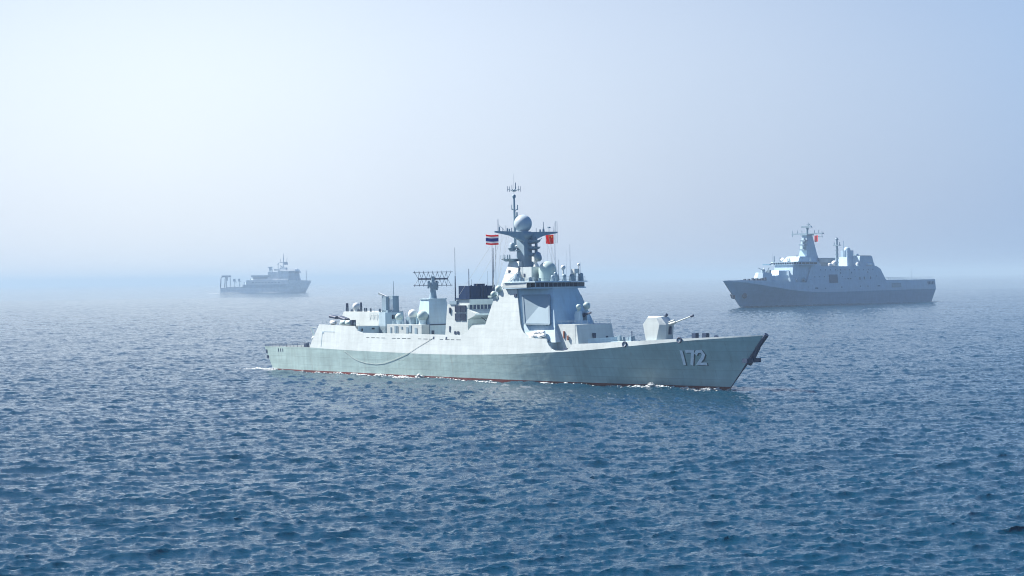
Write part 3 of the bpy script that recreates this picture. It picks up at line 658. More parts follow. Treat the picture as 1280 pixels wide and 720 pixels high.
# funnel and midships structures
g = G()
g.prism([(-10.2, -4.5), (-2.4, -4.5), (-2.4, 4.5), (-10.2, 4.5)], 8.9, [(-9.6, -4.2), (-2.4, -4.2), (-2.4, 4.2), (-9.6, 4.2)], 16.6)
g.prism([(-14.6, -4.6), (-9.0, -4.6), (-9.0, 4.6), (-14.6, 4.6)][::1], 8.9, [(-9.9, -4.0), (-8.8, -4.0), (-8.8, 4.0), (-9.9, 4.0)], 16.3) if False else None
g.loft([[(-2.5, -4.45, 13.2), (0.2, -4.45, 14.2), (0.2, 4.45, 14.2), (-2.5, 4.45, 13.2)], [(-2.5, -4.45, 15.6), (0.2, -4.45, 14.6), (0.2, 4.45, 14.6), (-2.5, 4.45, 15.6)]])
g.box(-7.0, -2.2, -4.0, 4.0, 16.6, 17.75)
g.box(-2.4, 3.3, -3.2, 3.2, 8.9, 12.2)
mh = g.build('funnel_house', 'upper', dd)
for (x0, x1, z0, z1) in ((-6.7, -4.9, 14.9, 16.4), (-4.7, -3.0, 14.9, 16.4), (-6.7, -4.9, 13.0, 14.6), (-4.7, -3.0, 13.0, 14.6)):
    g = G()
    for k in range(5):
        xx = x0 + (x1 - x0) * k / 5; g.box(xx, xx + (x1 - x0) / 5 - .1, -4.5, -4.2, z0, z1)
    g.box(x0, x1, -4.46, -4.2, z0, z0 + .05); g.build('louvre', 'dark', mh)
many('door', 'dark', mh, [lambda g, z=z: g.box(-8.7, -8.3, -4.52, -4.3, z - 1.0, z + .3) for z in (15.6, 11.4)] + [lambda g, x=x: g.box(x, x + .55, -4.6, -4.3, 9.9, 10.6) for x in (-6.9, -5.9)])
many('louvre', 'dark', mh, [lambda g, k=k: g.box(-2.5, -2.34, -3.8 + k * 1.1, -3.0 + k * 1.1, 15.0, 16.5) for k in range(7)])

g = G(); g.path([(-2.3, -2.4, 14.9), (0, -.2, 12.4)], .09); g.build('stay', 'dark', mh)
g = G()
FP = [(-6.2, -3.7), (-2.5, -3.7), (-2.5, 3.8), (-6.2, 3.8)]
g.prism([(x * 1.0, y) for x, y in FP], 17.9, [(x, y) for x, y in FP], 20.75); g.prism([(-6.7, -4.3), (-2.2, -4.3), (-2.2, 4.2), (-6.7, 4.2)], 17.75, [(-6.7, -4.3), (-2.2, -4.3), (-2.2, 4.2), (-6.7, 4.2)], 18.0)
fn = g.build('funnel', 'black', dd, 'black funnel cap with vertical ribs')
g = G()
for y in (-3.4, -.4, .5, 1.2, 3.5): g = G(); g.box(-2.5, -2.36, y, y + .28, 18.0, 20.95); g.build('funnel_rib', 'black', fn)
g = G()
for k in range(6): g.box(-2.48, -2.42, -3.6, 3.7, 18.3 + k * .42, 18.36 + k * .42)
g.build('funnel_grating', 'black', fn)
many('exhaust_pipe', 'black', fn, [lambda g: g.tube((-4, -.2, 20), (-4, -.2, 21.2), .7, .7, 12), lambda g: g.tube((-4, 1.3, 20), (-4, 1.3, 21.2), .7, .7, 12)])
for x, y, z0, z1, r in ((-7.0, -4.0, 16.6, 23.0, .16), (-7.0, -4.0, 22.8, 29.4, .06), (-4.6, -2.0, 20.7, 24.6, .10), (1.0, .4, 12, 29.2, .09), (-6.5, .5, 20.7, 22.2, .04), (-1.6, 1.0, 20.7, 24, .03), (7.2, -5.5, 18, 30.5, .07), (7.8, -5.0, 18, 32.0, .045)):
    g = G(); g.tube((x, y, z0), (x, y, z1), r, r * .7, 6); g.build('whip_antenna', 'dark', dd)
g = G(); g.box(-8.6, -6.2, -4.4, -3.4, 16.6, 17.4); g.build('vent_box', 'mast', dd); g = G(); g.path([(-7, -4, 18.5), (-5.0, -3.9, 17.2)], .08); g.build('stay', 'mast', dd); g = G(); g.box(-9.4, -8.8, -3, 3, 16.6, 17.3); g.build('vent_box', 'mast', dd)

# radar tower with lattice antenna
g = G()
g.loft([[(-21.6, -3.3, 11.9), (-17.0, -3.3, 11.9), (-17.0, 3.3, 11.9), (-21.6, 3.3, 11.9)], [(-21.0, -2.6, 17.7), (-17.9, -2.6, 17.7), (-17.9, 2.6, 17.7), (-21.0, 2.6, 17.7)]])
g.box(-21.8, -16.4, -3.6, 3.6, 8.9, 11.9); g.box(-21.1, -17.8, -2.8, 2.8, 17.7, 17.9)
tw = g.build('radar_tower', 'house', dd)
g = G(); g.box(-16.55, -16.35, -3.2, -2.4, 9.2, 10.6); g.build('door', 'dark', tw); g = G(); g.box(-17.2, -16.0, 3.1, 3.9, 12.3, 14.5); g.build('locker', 'dark', tw); g = G(); g.box(-16.7, -16.3, -3.5, 3.5, 11.8, 12.05); g.build('ledge', 'dark', tw)
g = G(); g.tube((-19.5, 0, 17.9), (-19.5, 0, 20.6), .9, .55, 12); g.box(-20.4, -18.6, -.9, .9, 20.2, 21.6); g.tube((-19.5, 0, 21.4), (-19.5, 0, 23.0), .45, .4, 10); g.tube((-19.5, 1.1, 19.8), (-19.5, 1.1, 22.0), .3, .3, 8); g.tube((-19.5, -1.2, 20.6), (-19.5, -1.2, 22.0), .25, .25, 8)
g.build('pedestal', 'mast', tw)
g = G()
ca, sa = math.cos(R(47.3)), math.sin(R(47.3))   # antenna is turned broadside to the camera's side
def yg(u, v, z): return (-19.5 + u * ca - v * sa * -1 * -1, u * sa + v * ca, z)
r = .06
for z, hw in ((24.0, 4.6), (20.9, 4.5)):
    for v in (0.0,): g.tube(yg(-hw, v, z), yg(hw, v, z), r, r, 5)
g.tube(yg(-3.4, .6, 22.4), yg(3.4, .6, 22.4), .17, .17, 6); g.tube(yg(-3.4, .9, 22.55), yg(3.4, .9, 22.55), .08, .08, 6)
n = 8
for i in range(n):
    a = -4.2 + 8.4 * i / n; b = -4.2 + 8.4 * (i + 1) / n; m = (a + b) / 2; mm_ = max(-3.4, min(3.4, m))
    g.tube(yg(a, 0, 24.0), yg(mm_, .6, 22.4), .045, .045, 4); g.tube(yg(b, 0, 24.0), yg(mm_, .6, 22.4), .045, .045, 4)
    g.tube(yg(a, 0, 20.9), yg(mm_, .6, 22.4), .04, .04, 4); g.tube(yg(b, 0, 20.9), yg(mm_, .6, 22.4), .04, .04, 4)
for i in range(9):
    for z in (24.0, 20.9):
        a = -4.2 + 8.4 * i / 8; g.tube(yg(a, 0, z), yg(a, -1.4, z), .05, .05, 4)
        for q in (.3, .9): g.tube(yg(a, -q, z - .3), yg(a, -q, z + .3), .03, .03, 4)
g.build('lattice_antenna', 'dark', tw, 'wide lattice radar antenna of crossed bars')

# deckhouse with satellite domes
g = G(); g.box(-29.2, -16.6, -6.0, -3.7, 8.9, 12.0); g.box(-29.0, -17, -3.7, 4.6, 8.9, 11.8)
dh = g.build('midships_deckhouse', 'upper', dd)
g = G()
for x0, x1, z0, z1 in ((-27.9, -27.4, 9.8, 11.3), (-26.3, -25.7, 10.0, 11.6), (-25.5, -25.1, 10.0, 11.6), (-22.0, -21.4, 9.8, 11.4), (-21.1, -20.2, 10.2, 11.8), (-24, -23.4, 11.0, 11.5), (-19.0, -18.2, 9.7, 11.3)): g = G(); g.box(x0, x1, -6.1, -5.95, z0, z1); g.build('door', 'mast', dh)
for x, y, z, r, m, nm in ((-22.0, -4.1, 14.35, 1.08, 'dome', 'white satellite dome'), (-18.6, -4.0, 13.95, 1.28, 'domegreen', 'grey satellite dome'), (-27.6, -3.6, 13.6, .92, 'domegreen', 'small grey satellite dome')):
    g = G(); g.ball((x, y, z), r, cut=-.85); d = g.build('radome', m, dd, nm)
    g = G(); g.lathe((x, y, 11.95), [(r * .7, 0), (r * .65, z - 11.95 - r * .9), (r * .8, z - 11.95 - r * .7)], 14); g.build('pedestal', 'mast' if m == 'dome' else 'house', d)
many('deck_locker', 'mast', dd, [lambda g: g.box(-26.6, -25.0, -2.5, -.5, 11.8, 13.6, tx=.2), lambda g: g.box(-24.6, -23.8, -1.5, .5, 11.8, 14.0, tx=.1)])
g = G(); rail(g, [(-29, -3, 11.9), (-26, -3, 13.6), (-24.5, -3, 13.6)], h=.9); g.build('railing', 'mast', dd)
many('vent', 'mast', dd, [lambda g, x=x: g.tube((x, -4.4, 11.9), (x, -4.4, 12.7), .2, .2, 6) for x in (-28.9, -28.3, -25.0)])
# helicopter hangar, to port, and the small tower in front of it
g = G()
g.loft([[(-53.6, -1.4, 11.42), (-38.05, -1.4, 11.42), (-38.05, 6.6, 11.42), (-53.6, 6.6, 11.42)], [(-52.2, -1.0, 14.75), (-38.05, -1.0, 14.75), (-38.05, 6.2, 14.75), (-52.2, 6.2, 14.75)]])
hg = g.build('hangar', 'upper', dd)
g = G(); g.box(-38.04, -35.6, -1.3, 4.2, 8.9, 14.6); g.box(-38.04, -35.6, -1.3, 7.2, 8.9, 11.3); g.build('hangar_front', 'house', hg)
many('window', 'glass', hg, [lambda g, q=q: g.box(*q) for q in ((-35.62, -35.5, .7, 1.2, 13.0, 14.0), (-35.62, -35.5, 1.5, 2.0, 13.0, 14.0), (-38.06, -37.95, -6.6, -6.2, 10.3, 10.9), (-38.06, -37.95, -3.5, -2.7, 10.6, 11.0))])
g = G(); rail(g, [(-52.2, -1.0, 14.75), (-38.3, -1.0, 14.75), (-38.3, 6, 14.75)], h=.9); g.build('railing', 'mast', hg); g = G(); rail(g, [(-53.0, -6.9, 11.42), (-47.5, -7.0, 11.42)], h=1.2, r=.045); g.build('railing', 'mast', hg); g = G(); rail(g, [(-43.5, -7.0, 11.42), (-38.4, -7.0, 11.42)], h=1.0, r=.03); g.build('railing', 'mast', hg); g = G(); rail(g, [(-41.5, -1.25, 11.9), (-38.6, -1.25, 11.9)], h=2.4, step=1.0, rows=4)
g.build('railing', 'mast', hg)
g = G()
for x, h, r in ((-51.5, 2.0, .38), (-46.0, 2.2, .3), (-44.6, .9, .2), (-43.9, .9, .2), (-42.3, .8, .25), (-49.6, .5, .4), (-47.0, .5, .4), (-38.8, .7, .3)):
    g = G(); g.tube((x, -.4, 14.75), (x, -.4, 14.75 + h), r, r * .8, 8); g.build('vent', 'dark', hg)
g = G(); g.ball((-48.6, .2, 15.95), .95, cut=-.8); g.lathe((-48.6, .2, 14.75), [(.7, 0), (.7, .5)], 12); g.build('radome', 'dome', hg)
# launcher mount with white blast plate
g = G(); g.box(-38.0, -36.4, -.4, .6, 14.6, 18.4); g.box(-37.6, -35.9, 1.3, 3.2, 14.6, 18.5, tx=.1); g.box(-38.0, -35.8, -.4, 3.2, 14.6, 15.1); g.tube((-36.9, 2.4, 18), (-36.9, 2.4, 22), .1, .04, 5)
la = g.build('director_mount', 'mast', dd)
g = G(); g.lathe((-36.8, .7, 15.3), [(.2, -.2), (1.0, .1), (1.15, .4)], 16, axis=(.7, -.5, .5))
g.loft([[(-39.2, -.6, 18.9), (-38.6, -.9, 19.3), (-38.4, -.6, 19.3), (-39.0, -.3, 18.9)], [(-36.6, .6, 17.9), (-36.2, .4, 18.1), (-36.0, .7, 18.1), (-36.4, .9, 17.8)]]); g.box(-36.4, -35.85, .4, 1.3, 15.4, 17.8, tx=.1); g.build('dish', 'white', la)
# decoy launchers on the starboard hangar roof
for x, a in ((-49.2, -1), (-45.6, 1)):
    g = G(); g.tube((x + a * .4, -6.2, 11.4), (x + a * .4, -6.2, 12.8), .45, .35, 10)
    for k in range(3):
        g.tube((x - 1.1, -6.6 + k * .5, 13.2 + (.5 if a < 0 else .3)), (x + 1.4, -6.6 + k * .5, 13.2 - (.3 if a > 0 else -.2)), .36, .36, 10)
    g.build('decoy_launcher', 'dark', dd)
for x in (-48.6, -44.4, -42.4):
    g = G(); r_ = .62 if x > -48 else .45
    g.lathe((x - .95, -6.9, 12.25), [(r_ * .6, 0), (r_, .12), (r_, 1.8), (r_ * .6, 1.92)], 14, axis=(1, 0, 0)); g.build('life_raft_canister', 'domegreen' if x > -48 else 'white', dd)
g = G(); g.box(-46.2, -40.9, -7.2, -6.2, 11.4, 11.75); g.box(-41.6, -40.9, -7.2, -6.0, 11.4, 12.9); g.build('raft_cradle', 'dark', dd)
# hangar aft platform frame and flight deck nets
g = G(); g.loft([[(-56.9, -6.3, 7.2), (-56.4, -6.3, 7.2), (-56.4, -5.7, 7.2), (-56.9, -5.7, 7.2)], [(-58.0, -6.9, 11.0), (-57.7, -6.9, 11.0), (-57.7, -6.5, 11.0), (-58.0, -6.5, 11.0)]]); g.box(-57.6, -55.8, -6.6, -6.2, 7.8, 8.0); g.ball((-57.0, -6.6, 8.3), .5, n=10); g.path([(-57.9, -6.7, 11), (-56.0, -6.4, 11)], .06); g.build('crane', 'upper', dd)
g = G()
for side in (-1, 1):
    pts = [(x, side * (float(ip(x, KX, KB)) - .1), float(ip(x, KX, KZ)) + .03) for x in np.arange(-77.2, -57, 3.3)]
    g = G(); rail(g, pts, h=.55, step=1.6, r=.045, rows=2); g.build('flight_deck_net', 'dark', dd)
g = G(); rail(g, [(-77.3, -6.7, 6), (-77.3, 6.7, 6)], h=.55, r=.045, rows=2)
g.build('flight_deck_net', 'dark', dd)
many('winch', 'dark', dd, [lambda g: g.box(-61.5, -60.3, -6.3, -5.4, 6.0, 7.0, tx=.2), lambda g: g.box(-70, -69.4, 4, 4.6, 6, 6.6, tx=.1)])

# flags
def flag(name, p0, wdt, hgt, dirv, mats, rows, label, stars=False):
    nx = 14; ny = sum(rows); g = G(); vs = []; fs = []
    d = Vector(dirv).normalized(); nrm = Vector((-d.y, d.x, 0))
    for th in (0.0, .03):
        for j in range(ny + 1):
            for i in range(nx + 1):
                a = i / nx; wv = .16 * math.sin(a * 7.5 + j * .25) * (0.2 + a)
                p = Vector(p0) + d * (wdt * a) + nrm * (wv + th) + Vector((0, 0, -hgt * j / ny - .12 * a * math.sin(a * 4)))
                vs.append(tuple(p))
    w1 = nx + 1; off = w1 * (ny + 1); j0 = 0
    g.add(vs, [], 0)
    for mi, (rn, mt) in enumerate(zip(rows, mats)):
        for j in range(j0, j0 + rn):
            for i in range(nx):
                a = j * w1 + i
                for f in ((a, a + 1, a + w1 + 1, a + w1), (off + a + w1, off + a + w1 + 1, off + a + 1, off + a)):
                    g.f.append(f); g.m.append(mi); g.sm.append(True)
        j0 += rn
    o = g.build(name, [M[m] for m in mats], dd, label)
    if stars:
        g = G()
        for cx, cz, rr in stars:
            for sgn in (-.14, .17):
                c = Vector(p0) + d * (wdt * cx) + nrm * sgn + Vector((0, 0, -hgt * cz)); pts = []
                for k in range(10):
                    q = rr if k % 2 == 0 else rr * .4; a = math.pi / 2 + k * math.pi / 5; pts.append(tuple(c + d * (q * math.cos(a)) + Vector((0, 0, q * math.sin(a)))))
                g.add(pts, [tuple(range(10))])
        g.build('flag_star', 'flagyel', o)
fdir = (-.677, -.735, 0)
wv_ = Vector((-math.cos(DD_YAW), 0, 0))
dl = Vector((-math.cos(-DD_YAW), -math.sin(-DD_YAW), 0))   # world -X expressed in the ship's frame
flag('ensign_flag', (12.3, -8.2, 31.75), 2.75, 2.15, dl, ['flagred', 'flagwhite', 'flagblue', 'flagwhite', 'flagred'], [1, 1, 2, 1, 1], 'flag with red, white and blue horizontal stripes')
flag('ensign_flag', (12.3, 8.3, 31.9), 1.75, 2.05, dl, ['flagred'], [6], 'plain red flag with small yellow stars', stars=[(.22, .25, .28), (.45, .1, .1), (.55, .2, .1), (.55, .36, .1), (.45, .48, .1)])

# ================================================================== LANDING SHIP
lp = thing('landing_ship', 'blue grey landing ship with tall mast and long open stern deck, heading left', 'warship', LP_O + (0,), LP_YAW)
def table(X, Y): return smooth_tab(X, Y, 8)
lU = [-117, -100, -60, 0, 40, 70, 90, 105, 112.6]
lBK = table([-117, -60, 0, 60, 80, 95, 105, 112.6], [13.6, 14, 14, 13.6, 12.6, 10.2, 6.6, .3])
lBW = table([-117, -60, 0, 30, 60, 80, 100, 112.6], [12.4, 13, 13, 12.6, 9.6, 6.2, 2.2, .15])
lZK = table([-117, -80, -40, 10, 40, 60, 74, 90, 104, 112.6], [10.2, 10.1, 9.9, 9.6, 9.7, 10.7, 12.2, 14.8, 17.6, 18.7])
def lg(u): t = min(1, max(0, (u - 50) / 62.6)); return t * t
def lh(u, z):
    zk = float(ip(u, *lZK)); t = z / zk; bw = float(ip(u, *lBW)); bk = float(ip(u, *lBK)); b = bw + (bk - bw) * max(0, t) ** 1.2
    x = u + lg(u) * 18.9 * z / 18.8
    if u < -105: x = u + 4.8 * (1 - z / 10) * (-105 - u) / 12 if z < 10 else u
    return x, max(b, .05)
lus = list(np.arange(-117, 60, 5)) + list(np.arange(60, 112, 2.5)) + [112.6]
LK_ = [lh(u, float(ip(u, *lZK))) + (float(ip(u, *lZK)),) for u in lus]
LX = [k[0] for k in LK_]; LB = [k[1] for k in LK_]; LZ = [k[2] for k in LK_]
g = G(); tr = []
for side in (-1, 1):
    rows = []
    for u in lus:
        zk = float(ip(u, *lZK)); rows.append([(lambda q, z: (q[0], side * q[1], z))(lh(u, z), z) for z in [-2.5, 0] + [zk * t for t in (.2, .4, .6, .8, 1)]])
    for k in range(6):
        vs = []; fs = []
        for r in rows: vs += [r[k], r[k + 1]]
        for i in range(len(rows) - 1):
            f = (2 * i, 2 * i + 2, 2 * i + 3, 2 * i + 1); fs.append(f if side < 0 else f[::-1])
        g.add(vs, fs, 0, True)
    tr.append(rows[0])
g.add(tr[0] + tr[1], [tuple(list(range(7)) + list(range(13, 6, -1)))])
g.build('hull', 'lhull', lp)
lO = [(-117, 17.6), (-49.5, 17.6), (-48.2, 18.0), (-42.5, 26.0), (-37.3, 28.2), (44.5, 28.2), (45.5, 27.5), (51.5, 17.4), (53, 16.9), (70, 17.6), (95, 18.6), (112, 18.9), (119, 19.2), (120, 19.1), (131.3, 18.85)]
lOX = [p[0] for p in lO]; lOZ = [p[1] for p in lO]
def lsy(x, z): return float(ip(x, LX, LB)) - (z - float(ip(x, LX, LZ))) * 0.10
g = G(); xs = sorted(set(lOX) | set(np.arange(-115, 131, 4.0)))
for side in (-1, 1):
    vs = []; fs = []
    for x in xs:
        zk = float(ip(x, LX, LZ)); zt = max(float(ip(x, lOX, lOZ)), zk + .05)
        for off in (0, .35):
            for k in range(5):
                z = zk + (zt - zk) * k / 4; vs.append((x, side * max(.02, lsy(x, z) - off), z))
    for i in range(len(xs) - 1):
        a, b = i * 10, i * 10 + 10
        for k in range(4):
            f = (a + k, b + k, b + k + 1, a + k + 1); fs.append(f if side < 0 else f[::-1]); f = (a + 5 + k, a + 6 + k, b + 6 + k, b + 5 + k); fs.append(f if side < 0 else f[::-1])
        f = (a + 4, b + 4, b + 9, a + 9); fs.append(f if side < 0 else f[::-1])
    g.add(vs, fs)
y0 = lsy(-117, 14) ; g.add([(-117, -13.6, 10.2), (-117, 13.6, 10.2), (-117, lsy(-117, 17.6), 17.6), (-117, -lsy(-117, 17.6), 17.6)], [(0, 1, 2, 3)])
g.build('side_plating', 'lup', lp)
g = G()
xs2 = list(np.arange(-116.5, 128, 5)) + [128.5]
rings = []
for x in xs2:
    z = min(float(ip(x, lOX, lOZ)), 17.5 + max(0, (x - 60) * .02)) - .25; y = max(lsy(x, z) - .3, .05); rings.append([(x, -y, z - .3), (x, y, z - .3), (x, y, z), (x, -y, z)])
g.loft(rings); g.build('weather_deck', 'deck', lp)
g = G()
g.loft([[(-48, -12.7, 17.3), (-48, 12.7, 17.3), (51, 12.7, 17.3), (51, -12.7, 17.3)][::-1], [(-42.3, -11.9, 26), (-42.3, 11.9, 26), (46.3, 11.9, 26), (46.3, -11.9, 26)][::-1], [(-37.2, -11.7, 28.1), (-37.2, 11.7, 28.1), (44.3, 11.7, 28.1), (44.3, -11.7, 28.1)][::-1]])
g.build('superstructure', 'lup', lp)
g = G()   # bridge block, front faces catch the sun
g.prism([(40, -11.5), (60, -11.5), (63.5, -8.5), (63.5, 8.5), (60, 11.5), (40, 11.5)], 17.4, [(40, -10.5), (58, -10.5), (61.5, -8), (61.5, 8), (58, 10.5), (40, 10.5)], 29.4)
g.prism([(38, -13.5), (59, -13.5), (62.4, -9), (62.4, 9), (59, 13.5), (38, 13.5)], 29.4, [(38, -13.5), (59, -13.5), (62.4, -9), (62.4, 9), (59, 13.5), (38, 13.5)], 31.8)
g.prism([(32, -7), (54, -7), (54, 7), (32, 7)], 31.8, [(33, -5.5), (50, -5.5), (50, 5.5), (33, 5.5)], 35.5)
lb = g.build('bridge', 'rwhite' if False else 'lup', lp)
g = G(); g.box(56, 61, -19.5, -13.4, 29.5, 30.3); g.build('bridge_wing', 'lhull', lb)
for a, b, n in (((59, -13.5), (62.4, -9), 3), ((62.4, -9), (62.4, 9), 9), ((62.4, 9), (59, 13.5), 3), ((59, 13.5), (40, 13.5), 4)):
    for q in window_row(a, b, 30.0, 31.2, n, off=.12, gap=.3): q.build('window', 'glass', lb)
g = G(); g.prism([(60, -9), (82, -8), (84, -5), (84, 5), (82, 8), (60, 9)], 17.3, [(60, -8.5), (80, -7), (81, -4.5), (81, 4.5), (80, 7), (60, 8.5)], 22.2)
g.prism([(60, -6), (75, -5), (75, 5), (60, 6)], 22.2, [(60, -5), (73, -4), (73, 4), (60, 5)], 25.5); g.build('forward_deckhouse', 'lup', lp)
g = G(); g.prism([(80, -5.5), (93, -4.5), (94.5, 0), (93, 4.5), (80, 5.5)], 17.6, [(82, -4), (90.5, -3.2), (91.5, 0), (90.5, 3.2), (82, 4)], 24.2); gh = g.build('gun_house', 'lup', lp)
g = G(); g.tube((86, 0, 24.2), (86, 0, 26.5), 1.6, 1.2, 10); g.tube((87, 0, 26), (92, 0, 27.6), .3, .25, 6); g.tube((84, 1, 24.2), (83, 3, 27.8), .4, .3, 6); g.tube((84, -1, 24.2), (81.5, -3, 27.5), .4, .3, 6); g.box(82, 84, 2, 4, 22, 26); g.build('gun', 'mast', gh)
g = G()
for x, y in ((108, 4), (106, 6), (110, 2), (103, 7), (101, 3), (99, 6), (97, 7), (95, 8)): g = G(); g.box(x, x + 1.8, y, y + 1.6, 17.9, 19.9 + rng.random(), tx=.2); g.build('mooring_gear', 'dark', lp)
g = G(); g.box(57, 59.5, 9.2, 11.4, 17.2, 21.5); g.tube((56, 10.5, 20.5), (62, 11, 18.6), .5, .5, 8); g.build('crane', 'lup', lp); g = G(); g.lathe((55, 12.2, 18.9), [(1.2, 0), (1.4, .6), (.9, 1.1)], 12, axis=(0, 1, 0)); g.build('cable_reel', 'mast', lp); g = G(); g.box(65, 71, 10, 12.5, 17.3, 20.4, ty=.4); g.build('deck_locker', 'lup', lp); g = G(); g.box(66.5, 68, 7, 9, 17.3, 25); g.build('vent_trunk', 'lup', lp)
# hangar side details on both sides
for s in (-1, 1):
    g = G(); y = 13.0 * s
    def pb(x0, x1, z0, z1, th=.12):
        ya = s * (lsy(x0, z0) + .03); yb = s * (lsy(x0, z1) + .03); q = [(x0, ya, z0), (x1, ya, z0), (x1, yb, z1), (x0, yb, z1)]
        g.loft([q, [(a, b + s * th, c) for a, b, c in q]])
    pb(14, 24.8, 16.2, 22.2); g.build('boat_bay_door', 'ldark', lp)
    for x, z, wx, wz in ((10, 23.3, 1.2, 1.2), (-4, 23.5, 1.2, 1.2), (-25, 23.7, 1.2, 1.2), (-14, 19.2, 1.3, 2), (-20, 19.3, 1.6, 2), (-28, 19.4, 1.3, 2), (10, 12.9, 1, 1), (-14, 13.2, 1, 1), (-23.5, 13.3, 1, 1), (41, 12.6, 3.6, .8), (30, 12.4, 1, .6), (-38, 13.3, 3.4, .8), (1, 19, 1.8, .8), (-2, 19, 1.8, .8), (5, 19, .6, .6), (13, 25.3, .6, .6), (47, 19, .5, .5), (51, 13.5, .5, .5)) + tuple((x, 25.6, .8, .8) for x in range(-32, 40, 6)) + tuple((x, 20.7, .7, .7) for x in (-36, -8, 8, 30, 36, 42)): g = G(); pb(x - wx / 2, x + wx / 2, z - wz / 2, z + wz / 2); g.build('porthole', 'ldark', lp)
    for k in range(5): g = G(); pb(-107 - k * 2.1, -106 - k * 2.1 + .3, 13.6, 16.0); g.build('mooring_opening', 'ldark', lp)
    g = G()
    pb(-67.8, -55.5, 11.9, 15.3, .35); g.build('side_door', 'mast', lp)
    g = G(); q = lh(100, 8); g.lathe((112.5, s * 3.6 , 8.2), [(1.7, -.6), (1.9, .3), (.9, .5)], 14, axis=(.3, s * .9, 0)); g.build('anchor', 'dark', lp)
g = G(); g.box(119.5, 121.5, -.8, .8, 6.2, 8.8); g.tube((122, 0, 7), (123.5, 0, 9.5), .6, .6, 6); g.build('anchor', 'dark', lp)
g = G(); pts = [(x, 12.6, 17.5) for x in range(-115, -48, 6)]; rail(g, pts, h=1.9, step=3, r=.10, rows=2); g.build('railing', 'lup', lp); g = G(); rail(g, [(x, -12.6, 17.5) for x in range(-115, -48, 6)], h=1.9, step=3, r=.10, rows=2); g.build('railing', 'lup', lp); g = G(); g.tube((-103.7, 0, 17.2), (-103.7, 0, 27), .16, .1, 6); g.build('flagpole', 'lup', lp)
g = G(); g.loft([[(-37.5, 3, 28), (-17, 3, 28), (-17, 10.5, 28), (-37.5, 10.5, 28)], [(-34.8, 4.0, 35.8), (-19, 4.0, 35.8), (-19, 10, 35.8), (-34.8, 10, 35.8)]]); g.box(-40, -36, 0, 9, 28, 30.5, tx=.8); g.build('funnel', 'lup', lp)
g = G(); g.box(-34, -19.6, 4.6, 9.4, 35.8, 36.1); g.build('funnel_opening', 'black', lp)
g = G(); g.loft([[(22, -4.5, 28), (40, -4.5, 28), (40, 4.5, 28), (22, 4.5, 28)], [(26, -3.4, 37.5), (38.5, -3.4, 37.5), (38.5, 3.4, 37.5), (26, 3.4, 37.5)], [(29.5, -1.9, 51), (36.5, -1.9, 51), (36.5, 1.9, 51), (29.5, 1.9, 51)]])
lm = g.build('mast', 'lup', lp)
g = G(); g.box(31.5, 33.5, -13.5, 13.5, 51.6, 52.4); g.box(29, 37.5, -3, 3, 50.8, 51.6); g.tube((33, -13, 50), (33, -13, 54.5), .3, .2, 5); g.tube((33, 13, 49), (33, 13, 54), .2, .2, 5); g.tube((33, 9.5, 50.0), (33, 13.2, 49.8), .4, .4, 6)
for y in (-9, -5, 6, 9.5): g.tube((32.5, y, 52), (32.5, y, 54.6), .25, .18, 5)
g.build('yard', 'mast', lm)
g = G(); g.tube((33, 0, 51), (33, 0, 57.5), 1.0, .6, 8); g.tube((31.5, 0, 55), (31.5, 0, 60.3), .35, .2, 6); g.box(32.8, 34, -5, 4.5, 56.4, 57.8, ty=.8); g.box(31, 32, -1.2, 1.2, 58.6, 59.2); g.build('search_radar', 'mast', lm)
g = G()
for z, x in ((47, 38.5), (44, 40), (40.5, 39.5)): g.box(37, x + 1.5, -1.5, 3.0, z - .6, z + .4); g.tube((x, 1.5, z), (x, 1.5, z + 2.2), 1.0, .8, 8)
g.tube((29, -3, 44), (26.5, -7, 46.5), .3, .3, 5); g.ball((26.5, -7, 46.3), .8, n=8); g.build('sensor_platform', 'mast', lm)
g = G(); g.tube((-4, 0, 28), (-4, 0, 49.5), 1.15, .7, 8); g.box(-5.2, -2.8, -2.6, 2.6, 43.5, 44.2); g.lathe((-4, 0, 47.6), [(.8, 0), (1.4, .6), (.8, 1.3)], 10)
for z in (31, 34, 37, 40): g.box(-5, -3, -1.1, 1.1, z, z + .5)
g.tube((-4, -2.4, 43.8), (-4, -2.4, 46), .4, .3, 6); g.tube((-4, 2.4, 43.8), (-4, 2.4, 46), .4, .3, 6); g.build('aft_mast', 'mast', lp)
g = G(); g.loft([[(-25, -5, 28), (-10, -5, 28), (-10, 5, 28), (-25, 5, 28)], [(-22, -3.5, 35), (-12, -3.5, 35), (-12, 3.5, 35), (-22, 3.5, 35)]]); g.box(-21, -13, -3, 3, 35, 40); g.ball((-17, 0, 40), 2.6, n=14); g.tube((-12.5, 0, 33), (-12.5, 0, 47), .35, .2, 6); g.tube((-25.5, 2, 28), (-25.5, 2, 37), 1.4, .8, 8); g.box(-27, -24, .5, 3.5, 36, 37.5); g.build('director_tower', 'lup', lp)
g = G(); g.box(6, 26, -6, 4, 28, 34.2); g.box(6, 26, 4, 5.2, 31, 34.4); g.build('forward_funnel', 'mast', lp)
g = G(); g.ball((14, 10.2, 30.2), 2.2, n=12); g.build('radome', 'white', lp); g = G(); g.lathe((20, 10.8, 29.3), [(.7, -1.6), (1.2, -1), (1.2, 1.4), (.7, 2)], 10, axis=(1, 0, 0)); g.build('life_raft_canister', 'white', lp); g = G(); g.ball((-14.5, 10.8, 29.6), 1.3, n=10); g.build('radome', 'white', lp); g = G(); g.lathe((-30, 11, 29.3), [(.8, -3), (1.2, -2), (1.2, 2), (.8, 3)], 10, axis=(1, 0, 0)); g.build('life_raft_canister', 'white', lp)
g = G()
